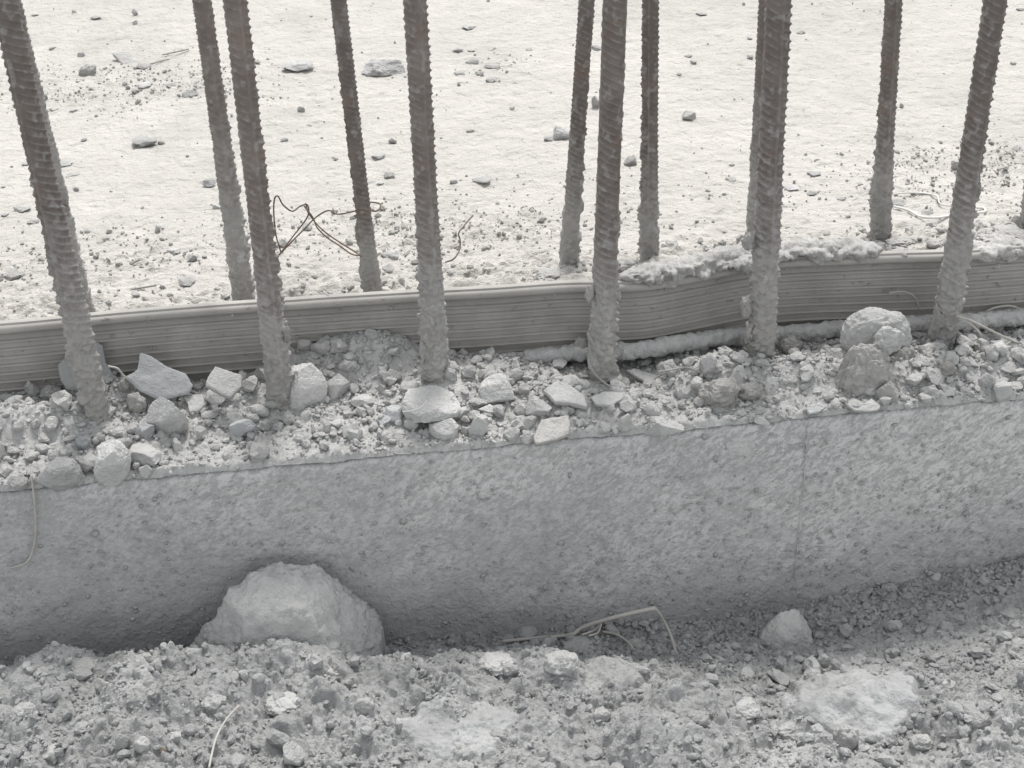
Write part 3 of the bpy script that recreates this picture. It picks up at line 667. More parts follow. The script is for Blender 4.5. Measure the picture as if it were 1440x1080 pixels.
L_ = [ # px,py,w,h,mat,label,cat,style
 (239, 588, 52, 66, 'p', 'rounded pale chunk standing below the broad grey plate', 'chunk', 'rock'),
 (204, 606, 31, 34, 'b', 'bluish smooth stone leaning on the rounded pale chunk', 'stone', 'rock'),
 (158, 645, 52, 62, 'p', 'pale angular chunk pointing down over the wall edge', 'chunk', 'rock'),
 (84, 663, 60, 50, 'p', 'rough pale chunk on the wall edge at the left', 'chunk', 'rock'),
 (208, 637, 50, 30, 'g', 'long grey chunk right of the pale angular chunk at the wall edge', 'chunk', 'rock'),
 (25, 675, 30, 26, 'g', 'small chunk tucked under the thin flake at the left end', 'chunk', 'rock'),
 (217, 544, 23, 17, 'g', 'small stone resting on the broad grey plate', 'stone', 'rock'),
 (298, 558, 26, 17, 'p', 'little slab of stone under the small jagged plate', 'stone', 'rock'),
 (278, 546, 16, 13, 'g', 'small stone between the broad plate and the small jagged plate', 'stone', 'rock'),
 (343, 601, 40, 34, 'b', 'pale bluish slanted chunk alone left of the second front bar', 'chunk', 'rock'),
 (75, 596, 24, 22, 'g', 'oval stone on the crumbs left of the leftmost front bar foot', 'stone', 'rock'),
 (60, 630, 22, 18, 'g', 'oval stone lower on the crumb heap at the far left', 'stone', 'rock'),
 (119, 623, 28, 28, 'b', 'crumbly bluish lump above the rough pale chunk at the left', 'stone', 'mud'),
 (169, 606, 34, 20, 'g', 'dusty stone under the leftmost front bar foot', 'stone', 'mud'),
 (251, 627, 14, 26, 'p', 'thin upright sliver of stone below the rounded pale chunk', 'stone', 'rock'),
 (75, 551, 38, 26, 'g', 'low mound of hardened crumbs left of the leftmost front bar', 'lump', 'mud'),
 (111, 674, 19, 20, 'g', 'small block right of the rough pale chunk at the left edge', 'stone', 'rock'),
 (206, 661, 20, 20, 'g', 'small angular stone on the wall edge below the long grey chunk', 'stone', 'rock'),
 (282, 609, 26, 24, 'g', 'dusty lump right of the rounded pale chunk', 'lump', 'mud'),
 (257, 606, 12, 13, 'g', 'tiny pebble at the right side of the rounded pale chunk', 'pebble', 'rock'),
 (211, 573, 10, 17, 'd', 'tiny dark stone left of the rounded pale chunk top', 'pebble', 'rock'),
 (355, 627, 16, 20, 'p', 'narrow pale stone below the slanted bluish chunk', 'stone', 'rock'),
 (178, 541, 24, 24, 'm', 'lump of mortar right of the leftmost front bar', 'lump', 'mud'),
 (194, 568, 30, 38, 'm', 'craggy standing mortar lump left of the rounded pale chunk', 'lump', 'mud'),
 (148, 532, 26, 18, 'd', 'dark crumbly lump behind the leftmost front bar foot', 'lump', 'mud'),
 (2, 637, 16, 38, 'g', 'tall chunk cut off by the left edge', 'chunk', 'rock'),
 (427, 543, 62, 62, 'y', 'big pale blocky chunk beside the second front bar foot', 'chunk', 'rock'),
 (475, 542, 36, 42, 'g', 'dusty chunk right of the big pale blocky chunk', 'chunk', 'rock'),
 (552, 528, 28, 33, 'g', 'grey stone left of the third front bar foot', 'stone', 'rock'),
 (600, 568, 86, 54, 'p', 'largest wedge shaped chunk below the third front bar', 'chunk', 'rock'),
 (627, 598, 42, 36, 'p', 'pale angular chunk below the right end of the largest wedge', 'chunk', 'rock'),
 (674, 600, 28, 36, 'p', 'upright pale chunk right of the pale angular chunk', 'chunk', 'rock'),
 (557, 581, 30, 24, 'b', 'bluish flat-faced stone under the left end of the largest wedge', 'stone', 'rock'),
 (541, 590, 27, 17, 'b', 'smooth oval stone left of the bluish flat-faced stone', 'stone', 'rock'),
 (509, 563, 36, 22, 'g', 'low dusty stone between the blocky chunk and the largest wedge', 'stone', 'rock'),
 (645, 580, 32, 22, 'g', 'stone behind the pale angular chunk, right of the largest wedge', 'stone', 'rock'),
 (658, 524, 24, 25, 'g', 'round stone right of the third front bar foot', 'stone', 'rock'),
 (676, 514, 16, 11, 'g', 'small oval stone on top of the round stone pair', 'pebble', 'rock'),
 (679, 528, 16, 18, 'd', 'dark small block right of the round stone', 'stone', 'rock'),
 (504, 580, 20, 11, 'p', 'small pale triangular flake below the low dusty stone', 'stone', 'rock'),
 (654, 606, 12, 17, 'g', 'little stone squeezed between two pale chunks', 'pebble', 'rock'),
 (577, 600, 13, 11, 'g', 'little stone below the bluish flat-faced stone', 'pebble', 'rock'),
 (447, 582, 12, 20, 'g', 'small sliver below the big pale blocky chunk', 'pebble', 'rock'),
 (473, 594, 26, 15, 'g', 'flat stone lying below the dusty chunk', 'stone', 'rock'),
 (483, 603, 18, 11, 'g', 'small rounded stone under the flat stone', 'pebble', 'rock'),
 (454, 607, 11, 17, 'g', 'right one of two little upright stones', 'pebble', 'rock'),
 (441, 608, 8, 20, 'g', 'left one of two little upright stones', 'pebble', 'rock'),
 (413, 604, 15, 15, 'g', 'small round pebble below the second front bar', 'pebble', 'rock'),
 (539, 548, 16, 20, 'g', 'upright thin shard left of the largest wedge', 'stone', 'rock'),
 (637, 533, 13, 12, 'g', 'tiny stone against the right of the third front bar foot', 'pebble', 'rock'),
 (490, 512, 30, 22, 'g', 'hardened crumb lump at the top of the central heap', 'lump', 'mud'),
 (592, 607, 14, 10, 'p', 'little pale stone right below the largest wedge', 'pebble', 'rock'),
 (563, 606, 17, 9, 'g', 'flat little stone below the smooth oval stone', 'pebble', 'rock'),
 (546, 552, 18, 11, 'g', 'flat shard in front of the upright thin shard', 'pebble', 'rock'),
 (703, 547, 54, 40, 'p', 'flat-topped angular rock between the third and fourth front bars', 'chunk', 'rock'),
 (761, 573, 42, 31, 'p', 'pale pyramid shaped chunk left of the tilted flat plate', 'chunk', 'rock'),
 (737, 594, 40, 22, 'p', 'flat pale stone below the pale pyramid chunk', 'stone', 'rock'),
 (802, 534, 40, 25, 'p', 'shaggy split stone just left of the fourth front bar', 'stone', 'rock'),
 (765, 532, 21, 14, 'g', 'small stone under the horizontal bar left of the split stone', 'stone', 'rock'),
 (737, 549, 18, 21, 'd', 'dark stone right of the flat-topped rock', 'stone', 'rock'),
 (829, 547, 22, 12, 'g', 'low stone against the left of the fourth front bar foot', 'stone', 'rock'),
 (735, 568, 24, 17, 'g', 'stone tucked left of the pale pyramid chunk', 'stone', 'rock'),
 (970, 510, 21, 20, 'g', 'left one of two stones standing by the horizontal bar', 'stone', 'rock'),
 (995, 516, 25, 36, 'g', 'tall upright stone right of its smaller neighbour by the horizontal bar', 'stone', 'rock'),
 (981, 540, 22, 28, 'g', 'leaning stone in front of the tall upright stone', 'stone', 'rock'),
 (932, 596, 54, 32, 'p', 'wide pale chunk at the wall edge right of the fourth front bar', 'chunk', 'rock'),
 (881, 595, 27, 34, 'g', 'egg shaped grey stone near the wall edge', 'stone', 'rock'),
 (850, 601, 20, 17, 'p', 'small triangular stone left of the egg shaped stone', 'stone', 'rock'),
 (820, 581, 26, 20, 'g', 'stone below the tilted flat plate', 'stone', 'rock'),
 (742, 616, 22, 17, 'g', 'small rounded stone at the wall edge left of the tan plate', 'stone', 'rock'),
 (720, 610, 25, 20, 'g', 'small block at the wall edge below the flat pale stone', 'stone', 'rock'),
 (707, 595, 18, 12, 'g', 'small stone left of the flat pale stone', 'pebble', 'rock'),
 (865, 607, 14, 11, 'b', 'bluish chip beside the egg shaped stone', 'pebble', 'rock'),
 (1010, 549, 62, 46, 'm', 'heap of mortar crumbs stuck together left of the fifth front bar', 'lump', 'mud'),
 (921, 557, 17, 14, 'g', 'small stone below the overhanging thin plate', 'pebble', 'rock'),
 (868, 532, 16, 22, 'g', 'stone wedged right of the fourth front bar foot', 'stone', 'rock'),
 (868, 577, 24, 14, 'g', 'low stone above the egg shaped stone', 'stone', 'rock'),
 (963, 552, 26, 22, 'g', 'dusty stone left of the mortar crumb heap', 'stone', 'rock'),
 (1055, 548, 40, 30, 'm', 'hardened lump in front of the fifth front bar foot', 'lump', 'mud'),
 (1109, 488, 34, 36, 'm', 'knobbly mortar lump right of the fifth front bar foot', 'lump', 'mud'),
 (1133, 492, 16, 16, 'g', 'small pointed stone right of the knobbly mortar lump', 'stone', 'rock'),
 (1120, 502, 20, 16, 'g', 'small stone in front of the knobbly mortar lump', 'stone', 'rock'),
 (1132, 526, 23, 11, 'g', 'oval flat pebble midway between the fifth bar and the cracked block', 'pebble', 'rock'),
 (1133, 541, 12, 9, 'g', 'upper of two tiny pebbles below the oval flat pebble', 'pebble', 'rock'),
 (1149, 549, 15, 9, 'g', 'lower of two tiny pebbles below the oval flat pebble', 'pebble', 'rock'),
 (1070, 590, 24, 14, 'g', 'dusty pebble near the wall edge above the formwork joint', 'pebble', 'rock'),
 (1182, 569, 13, 10, 'g', 'round pebble left of the cracked mortar block base', 'pebble', 'rock'),
 (1318, 481, 33, 36, 'b', 'bluish round stone in front of the rightmost front bar', 'stone', 'rock'),
 (1293, 471, 24, 17, 'g', 'small stone between the pale dome and the bluish round stone', 'stone', 'rock'),
 (1277, 481, 14, 12, 'g', 'tiny stone against the pale dome on its right', 'pebble', 'rock'),
 (1286, 533, 30, 30, 'p', 'blocky stone right of the cracked mortar block', 'stone', 'rock'),
 (1404, 490, 32, 30, 'p', 'pale stone high on the heap near the right edge', 'stone', 'rock'),
 (1430, 499, 28, 24, 'g', 'stone touching the right edge beside the high pale stone', 'stone', 'rock'),
 (1418, 517, 30, 21, 'g', 'top stone of the stacked three near the right edge', 'stone', 'rock'),
 (1412, 532, 20, 10, 'g', 'thin middle stone of the stacked three near the right edge', 'stone', 'rock'),
 (1412, 549, 34, 28, 'p', 'bottom stone of the stacked three near the right edge', 'stone', 'rock'),
 (1386, 537, 26, 31, 'p', 'upright pale stone left of the stacked three', 'stone', 'rock'),
 (1356, 492, 27, 20, 'g', 'flat stone at the right of the rightmost front bar foot', 'stone', 'rock'),
 (1289, 511, 18, 14, 'p', 'small pale chip above the blocky stone on the right', 'pebble', 'rock'),
 (1275, 571, 12, 12, 'g', 'round pebble on the wall edge right of the cracked block', 'pebble', 'rock'),
 (1330, 518, 28, 26, 'm', 'rounded dusty lump below the bluish round stone', 'lump', 'mud'),
 (1329, 548, 30, 17, 'g', 'low stone near the wall edge below the rounded dusty lump', 'stone', 'rock'),
 (1364, 470, 24, 12, 'g', 'stone beneath the dry stems right of the rightmost front bar', 'stone', 'rock'),
 (1430, 469, 18, 14, 'g', 'stone under the horizontal bar at the right edge', 'stone', 'rock'),
 (1310, 540, 13, 12, 'g', 'pebble right of the blocky stone', 'pebble', 'rock'),
]
for s in L_:
    if s[6] == 'chunk': s = (s[0], s[1], s[2]*1.13, s[3]*1.13)+tuple(s[4:])
    stone('L', *s[:5], s[5], s[6], s[7], group=GC if s[6] in ('chunk', 'stone') else 'lumps and pebbles along the wall top')
# the pale dome and the cracked block below it
stone('L', 1232, 474, 106, 88, 'p', 'large pale dome of set mortar between the fifth and sixth front bars', 'lump', 'mud', y=.070, rough=.45, depthf=.62)
stone('L', 1214, 530, 90, 96, 'm', 'craggy brown-grey block under the pale dome, split by a dark crack', 'lump', 'mud', y=.030, rough=.9, depthf=.6, name='mortar_block')
stone('L', 1249, 556, 44, 50, 'm', 'broken lower corner of the craggy block, right of the dark crack', 'lump', 'rock', y=.014, rough=1.2, depthf=.7, name='mortar_block')
stone('L', 1250, 478, 46, 42, 'p', 'rounded knob stuck on the front of the pale dome', 'lump', 'mud', y=.038, depthf=.7)
stone('L', 1268, 510, 46, 50, 'm', 'lumpy mortar filling right of the craggy block', 'lump', 'mud', y=.050, depthf=.6)
# ------------------------------------------------------------------ foreground rocks
GFg = 'rocks and clods on the soil bank'
def boulder(cx, base, w, h, y, label, seed, mat, prof, rough=.5, deep=.062):
    """mound shaped rock: silhouette heights prof over its width, flat buried foot"""
    c = on_y(cx, base, y); s_ = depth(c)/F_PX; D_, Fc = ICO[5]
    px_ = np.array([p[0] for p in prof])*s_; pz_ = np.array([p[1] for p in prof])*s_/.87
    hw = w*.5*s_
    X_ = D_[:, 0]*hw; q0 = np.sqrt(np.clip(1-D_[:, 0]**2, 1e-6, 1)); top = np.interp(X_, px_, pz_)
    # round D to a front slope that leans back to the crest
    yn = np.clip(D_[:, 1]/q0, -1, 1); Z_ = np.where(D_[:, 2] > 0, top*(1-np.abs(yn)**1.7), -.04*np.sqrt(1-yn**2)-.0)
    Y_ = yn*min(hw*.72, deep)*q0**.6
    V = np.stack([X_, Y_, Z_], -1); gg = np.random.default_rng(seed)
    for _ in range(16):      # broken faces: shave the body flat along random planes looking out and up
        pn = np.array([gg.uniform(-1, 1), -gg.uniform(.2, 1), gg.uniform(.0, 1)]); pn /= np.linalg.norm(pn)
        dd = V@pn; lim = dd.max()*gg.uniform(.84, .96); V = V-np.maximum(dd-lim, 0)[:, None]*pn*.85
    N = V/np.linalg.norm(V, axis=1)[:, None]; u = V*22+seed
    g1 = fbm(u[:, 0], u[:, 1], u[:, 2], seed, 3); g2 = fbm(u[:, 0]*4, u[:, 1]*4, u[:, 2]*4, seed+2, 4, .6)
    g3 = clods(V[:, 0]+.01*g1, V[:, 2]+V[:, 1]*.7, .014, seed, .2, .6, .5)*.014
    g4 = fbm(u[:, 0]*12, u[:, 1]*12, u[:, 2]*12, seed+5, 3, .6)
    V = V+N*(rough*(.009*g1+.0045*(.5-np.abs(g2))+.0030*g4)+g3*rough*.15)[:, None]
    o = mk('boulder', V, Fc, mat); o.location = c; tag(o, label, 'boulder', GFg); return o
boulder(404, 908, 270, 124, -.034, 'huge dusty wedge shaped boulder leaning against the wall at the left', 5, M_PALE,
        [(-133, 8), (-120, 36), (-98, 50), (-90, 64), (-64, 86), (-50, 88), (-38, 104), (-16, 119), (0, 123), (12, 122), (32, 114), (62, 109), (72, 100), (84, 82), (104, 68), (118, 52), (127, 36), (133, 4)], .75, .046)
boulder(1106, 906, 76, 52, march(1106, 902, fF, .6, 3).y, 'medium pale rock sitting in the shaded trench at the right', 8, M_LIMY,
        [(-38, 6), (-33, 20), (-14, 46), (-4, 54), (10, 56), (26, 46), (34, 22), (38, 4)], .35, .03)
F_ = [
 (412, 1062, 36, 46, 'p', 'smooth white pointed stone at the bottom edge left of centre', 'stone', 'rock'),
 (120, 934, 46, 24, 'g', 'flat-topped clod nearest the wall at the far left', 'clod', 'mud'),
 (196, 933, 34, 28, 'g', 'round stone on the bank left of the huge boulder', 'stone', 'rock'),
 (144, 962, 28, 24, 'g', 'round stone below the flat-topped clod', 'stone', 'rock'),
 (66, 948, 34, 30, 'w', 'pale cone of soil at the far left', 'clod', 'mud'),
 (175, 1043, 22, 34, 'g', 'upright oval stone near the bottom left', 'stone', 'rock'),
 (202, 1046, 28, 28, 'g', 'dusty clod right of the upright oval stone', 'clod', 'mud'),
 (245, 1036, 24, 18, 'p', 'small smooth oval stone right of the dusty clod', 'stone', 'rock'),
 (227, 1053, 15, 15, 'n', 'little brownish pebble below the small oval stone', 'pebble', 'rock'),
 (75, 1056, 30, 22, 'g', 'rounded stone near the bottom left corner', 'stone', 'rock'),
 (383, 894, 24, 28, 'w', 'small pale cone standing against the foot of the huge boulder', 'clod', 'mud'),
 (320, 906, 32, 24, 'g', 'lump at the left front of the huge boulder', 'clod', 'mud'),
 (275, 918, 28, 24, 'p', 'pale block left of the huge boulder foot', 'stone', 'rock'),
 (790, 930, 52, 40, 'p', 'rounded pale rock half buried on the bank at the centre', 'stone', 'mud'),
 (700, 928, 60, 28, 'p', 'low pale hump left of the half buried rock', 'clod', 'mud'),
 (569, 924, 22, 18, 'p', 'pale stone on the bank right of the huge boulder', 'stone', 'rock'),
 (815, 905, 52, 26, 'g', 'grey hump in the trench behind the half buried rock', 'clod', 'mud'),
 (893, 906, 26, 19, 'g', 'smooth round stone under the bent reed', 'stone', 'rock'),
 (861, 886, 22, 22, 'g', 'pointed shard under the bent reed', 'stone', 'rock'),
 (918, 922, 18, 10, 'g', 'flat pebble right of the smooth round stone', 'pebble', 'rock'),
 (747, 889, 13, 11, 'g', 'round pebble against the wall foot near the centre', 'pebble', 'rock'),
 (660, 893, 24, 16, 'd', 'dark clod against the wall foot right of the huge boulder', 'clod', 'mud'),
 (514, 990, 30, 30, 'g', 'clod near the bottom, right of the white pointed stone', 'clod', 'mud'),
 (846, 1004, 26, 24, 'g', 'knobbly clod at the bottom centre', 'clod', 'mud'),
 (566, 1018, 26, 22, 'p', 'pale clod at the bottom beside the white hollow', 'clod', 'mud'),
 (700, 1036, 34, 26, 'g', 'wide clod in the bottom centre', 'clod', 'mud'),
 (630, 975, 34, 20, 'g', 'smooth clod on the bank below the boulder tail', 'clod', 'mud'),
 (1250, 828, 27, 19, 'g', 'grey stone against the wall foot at the right', 'stone', 'rock'),
 (1313, 810, 24, 17, 'g', 'grey stone at the wall foot farther right', 'stone', 'rock'),
 (1223, 871, 14, 12, 'g', 'lone round pebble in the right trench', 'pebble', 'rock'),
 (1260, 879, 26, 16, 'g', 'low stone right of the lone round pebble', 'stone', 'rock'),
 (1430, 903, 24, 18, 'g', 'grey stone cut by the right edge', 'stone', 'rock'),
 (1188, 1036, 38, 44, 'p', 'rounded lump on the smooth white outcrop', 'clod', 'mud'),
 (1040, 946, 44, 20, 'p', 'flat pale clod below the medium rock', 'clod', 'mud'),
 (1046, 994, 52, 34, 'g', 'broad clod left of the smooth white outcrop', 'clod', 'mud'),
 (1107, 1028, 40, 30, 'g', 'rounded clod against the left of the white outcrop', 'clod', 'mud'),
 (1294, 1042, 34, 26, 'g', 'rounded clod right of the white outcrop', 'clod', 'mud'),
 (1161, 846, 22, 8, 'd', 'flat chip at the wall foot above the medium rock', 'pebble', 'rock'),
 (980, 1010, 40, 30, 'g', 'wide grey clod near the bottom right of centre', 'clod', 'mud'),
 (1157, 930, 20, 26, 'p', 'small pale point of soil above the white outcrop', 'clod', 'mud'),
 (1376, 1010, 36, 28, 'g', 'clod near the bottom right corner', 'clod', 'mud'),
 (1330, 962, 30, 22, 'g', 'clod on the bank at the right', 'clod', 'mud'),
 (1020, 918, 26, 18, 'p', 'small pale clod left of the medium rock', 'clod', 'mud'),
 (400, 985, 60, 30, 'p', 'broad smooth clod below the huge boulder', 'clod', 'mud'),
 (300, 985, 40, 26, 'g', 'clod below the left of the huge boulder', 'clod', 'mud'),
 (470, 945, 34, 22, 'p', 'pale clod below the right of the huge boulder', 'clod', 'mud'),
 (36, 1000, 40, 30, 'g', 'clod at the left edge of the bank', 'clod', 'mud'),
 (1420, 860, 34, 18, 'g', 'low clod at the wall side near the right edge', 'clod', 'mud'),
]
for s in F_: stone('F', *s[:5], s[5], s[6], s[7], group=GFg)
def drape(cx, cy, rx, ry, label, seed, mat, hgt=.012, rot=0):
    """crust of set slurry lying over the soil, its ragged rim sinking into it"""
    c = march(cx, cy, fF, .6, 3); n = 110
    a, b = np.meshgrid(np.linspace(-1.25, 1.25, n), np.linspace(-1.25, 1.25, n)); cr_, sr = math.cos(rot), math.sin(rot)
    x = c.x+(a*rx*cr_-b*ry*sr); y = c.y+(a*rx*sr+b*ry*cr_)
    d = np.hypot(a, b)+.28*fbm(x*30, y*30, None, seed, 3)
    z = fg_h(x, y, False)+.006+hgt*(1-np.clip(d, 0, 1.6)**2)-.03*np.clip(d-.95, 0, 1)
    z += .0035*fbm(x*45, y*45, None, seed+1, 4)+.0045*clods(x, y, .013, seed+2, .1, .6, .35)/.013*.013*1.2+.0011*(.5-np.abs(fbm(x*200, y*200, None, seed+4, 3)))
    V = np.stack([x-c.x, y-c.y, z-c.z], -1)
    Vb = V[[0, -1]][:, [0, -1]].reshape(-1, 3)
    o = mk('slurry_crust', V.reshape(-1, 3), gridf(n, n), mat); o.location = c; tag(o, label, 'slurry crust'); return o
drape(1195, 985, .052, .050, 'smooth white crust of set slurry at the bottom right', 31, M_SLURRY, .010, .3)
drape(640, 1030, .045, .035, 'powdery white hollow of slurry at the bottom, right of the white pointed stone', 41, M_SLURRY, .003)
drape(860, 960, .030, .022, 'pale slurry crust near the half buried rock', 51, M_PALE, .008, .5)

# ------------------------------------------------------------------ slab stones
GS = 'loose stones on the pale slab'
S_l = [
 (540, 90, 60, 36, 'g', 'largest angular stone on the slab, right of the rusty rear bar'),
 (515, 100, 14, 10, 'g', 'chip at the left foot of the largest slab stone'),
 (206, 197, 40, 19, 'g', 'wide stone on the slab left of the caked rear bar'),
 (227, 200, 12, 8, 'd', 'dark chip beside the wide slab stone'),
 (124, 99, 26, 22, 'd', 'dark blocky stone beside the white thin plate'),
 (788, 187, 30, 26, 'g', 'pointed stone left of the reddish rear bar'),
 (771, 194, 13, 9, 'g', 'chip left of the pointed stone'),
 (969, 161, 22, 17, 'd', 'dark round stone alone on the slab right of the upright rear bar'),
 (888, 226, 22, 18, 'd', 'dark round stone touching the fourth front bar on its right'),
 (837, 144, 13, 22, 'd', 'dark tall stone between reddish rear bar and fourth front bar'),
 (838, 66, 16, 10, 'd', 'dark pebble high between the reddish rear bar and fourth front bar'),
 (191, 18, 10, 12, 'g', 'upper of two pebbles near the top left'),
 (191, 31, 10, 8, 'g', 'lower of two pebbles near the top left'),
 (20, 384, 34, 17, 'd', 'dark flat stone by the left edge near the waterstop'),
 (31, 292, 25, 13, 'd', 'dark oval stone by the left edge'),
 (8, 300, 12, 7, 'g', 'chip left of the dark oval stone'),
 (47, 311, 18, 10, 'd', 'stone just right of the dark oval stone'),
 (87, 229, 34, 12, 'g', 'flat stone right of the leftmost front bar'),
 (38, 228, 20, 11, 'g', 'flat stone left of the leftmost front bar'),
 (103, 245, 20, 11, 'd', 'small stone under the flat stone right of the leftmost bar'),
 (295, 255, 21, 15, 'g', 'triangular stone between caked rear bar and leftmost bar'),
 (305, 290, 14, 10, 'g', 'pebble against the left of the caked rear bar'),
 (424, 153, 12, 10, 'd', 'dark pebble right of the second front bar'),
 (434, 175, 10, 6, 'd', 'dark chip below the pebble right of the second front bar'),
 (400, 195, 12, 8, 'g', 'pebble beside the second front bar at mid height'),
 (420, 96, 46, 7, 'g', 'long thin fragment on the slab right of the second front bar'),
 (548, 245, 17, 11, 'd', 'dark pebble left of the third front bar'),
 (552, 198, 12, 11, 'd', 'upper dark pebble left of the third front bar'),
 (533, 219, 22, 9, 'g', 'flat pale chip right of the rusty rear bar'),
 (534, 257, 12, 6, 'g', 'flat chip below the dark pebble left of the third bar'),
 (645, 70, 18, 7, 'd', 'thin dark chip right of the third front bar near the top'),
 (662, 70, 12, 6, 'g', 'chip beside the thin dark chip'),
 (646, 102, 16, 8, 'd', 'left stone of the cluster right of the third front bar'),
 (666, 85, 22, 9, 'd', 'top stone of the cluster right of the third front bar'),
 (692, 92, 22, 9, 'd', 'right stone of the cluster right of the third front bar'),
 (674, 101, 14, 8, 'd', 'middle stone of the cluster right of the third front bar'),
 (645, 119, 6, 8, 'd', 'lone crumb below the cluster'),
 (690, 113, 20, 4, 'd', 'thin dark sliver below the cluster'),
 (659, 38, 22, 6, 'g', 'thin flat chip near the top right of the third front bar'),
 (745, 69, 12, 7, 'd', 'dark pebble midway between third and fourth front bars'),
 (720, 152, 8, 6, 'd', 'tiny dark pebble midway between third and fourth front bars'),
 (661, 183, 12, 7, 'd', 'dark pebble at mid slab right of the third front bar'),
 (678, 252, 28, 13, 'g', 'pale split stone right of the third front bar'),
 (638, 255, 12, 10, 'g', 'pebble close to the right of the third front bar'),
 (433, 318, 19, 14, 'g', 'stone held under the tie wire loop'),
 (398, 341, 16, 14, 'g', 'stone between second front bar and the tie wire'),
 (548, 358, 26, 20, 'g', 'dusty stone between the rusty rear bar and third front bar'),
 (279, 421, 21, 12, 'd', 'dark stone right behind the waterstop lip'),
 (317, 416, 15, 12, 'g', 'grey stone behind the lip beside the caked rear bar'),
 (262, 394, 26, 16, 'g', 'dusty stone behind the waterstop, left of the dark stone'),
 (116, 377, 18, 10, 'w', 'white flat stone right of the leftmost bar, near the waterstop'),
 (246, 351, 24, 12, 'g', 'long low stone in the crumb patch left of the caked rear bar'),
 (271, 362, 16, 15, 'g', 'upright stone in the crumb patch left of the caked rear bar'),
 (231, 317, 14, 9, 'g', 'pebble above the crumb patch'),
 (124, 325, 10, 8, 'd', 'pebble right of the leftmost bar at mid height'),
 (153, 325, 10, 8, 'd', 'pebble second right of the leftmost bar at mid height'),
 (107, 266, 9, 8, 'd', 'small round pebble right of the leftmost bar'),
 (118, 196, 9, 6, 'd', 'small dark pebble in the open slab on the left'),
 (104, 16, 8, 6, 'd', 'tiny dark pebble at the top left'),
 (50, 20, 11, 6, 'd', 'dark chip at the top left by the leftmost bar'),
 (135, 24, 16, 5, 'd', 'thin dark chip near the top left'),
 (115, 76, 11, 10, 'g', 'round pebble above the dark blocky stone'),
 (73, 67, 9, 5, 'd', 'dark chip left of the round pebble'),
 (62, 136, 12, 14, 'd', 'dark block at the right of the leftmost bar'),
 (75, 152, 14, 8, 'g', 'stone below the dark block by the leftmost bar'),
 (267, 131, 24, 9, 'd', 'dark low stone near the caked rear bar'),
 (242, 120, 18, 9, 'd', 'dark stone left of the low stone near the caked rear bar'),
 (201, 119, 24, 10, 'g', 'low stone in the debris streak at the upper left'),
 (190, 128, 10, 8, 'd', 'pebble below the low stone of the debris streak'),
 (103, 155, 12, 6, 'd', 'stone at the lower end of the debris streak'),
 (200, 92, 26, 10, 'd', 'dark lump at the foot of the white thin plate'),
 (986, 19, 15, 6, 'd', 'dark flat pebble near the top right of the fourth bar'),
 (1126, 44, 14, 8, 'd', 'dark pebble right of the thick fifth bar near the top'),
 (1055, 53, 9, 6, 'g', 'pebble left of the thick fifth bar near the top'),
 (1055, 80, 10, 8, 'g', 'pale pebble left of the thick fifth bar'),
 (976, 86, 11, 7, 'd', 'dark pebble above the lone dark round stone'),
 (968, 79, 13, 4, 'd', 'thin dark chip above the lone dark round stone'),
 (955, 104, 8, 5, 'd', 'tiny chip left of the pebbles above the lone round stone'),
 (1425, 89, 9, 6, 'd', 'dark pebble near the right edge'),
 (1432, 208, 22, 11, 'd', 'dark stone cut by the right edge'),
 (1435, 12, 12, 7, 'd', 'dark stone in the top right corner'),
 (1267, 148, 8, 9, 'd', 'pebble right of the rear bar with pale lumps'),
 (1113, 263, 21, 8, 'g', 'flat stone right of the thick fifth bar'),
 (1141, 271, 18, 8, 'd', 'darker flat stone next to the flat stone right of the fifth bar'),
 (1144, 244, 20, 6, 'g', 'thin chip above the two flat stones'),
 (1027, 252, 17, 8, 'd', 'leaning chip left of the thick fifth bar'),
 (1107, 319, 10, 5, 'd', 'dark chip close to the mortar band right of the fifth bar'),
 (1183, 280, 12, 5, 'd', 'dark chip midway between fifth and sixth bars'),
 (1264, 285, 24, 12, 'd', 'dark oval stone in the white string'),
 (1304, 297, 19, 12, 'd', 'dark stone left of the sixth front bar by the string'),
 (1030, 231, 10, 5, 'd', 'tiny chip above the leaning chip'),
 (1232, 346, 40, 16, 'w', 'white flat mortar lump at the lip in front of the rear bar'),
 (1266, 338, 42, 24, 'w', 'knobbly white lump right of the rear bar foot'),
 (1415, 328, 70, 40, 'w', 'large pale mortar heap behind the lip at the right edge'),
 (1392, 335, 40, 26, 'w', 'pale mortar lump left of the large heap at the right edge'),
 (775, 386, 50, 22, 'w', 'pale mortar lump at the foot of the reddish rear bar'),
 (882, 372, 28, 22, 'w', 'pale lump right behind the fourth front bar'),
 (940, 366, 30, 16, 'w', 'pale lump right of the upright rear bar foot'),
 (865, 302, 14, 14, 'w', 'pale pebble right of the fourth front bar at mid height'),
]
for i, s in enumerate(S_l):
    w = s[2]; st = 'mud' if s[4] == 'w' and w > 20 else 'rock'
    cat = 'pebble' if w < 15 else 'lump' if s[4] == 'w' else 'stone'
    stone('S', *s[:5], s[5], cat, st, group=GS if st == 'rock' else None, rough=1.7, sub=(2 if w < 14 else 3 if w < 38 else 4), depthf=1.0)

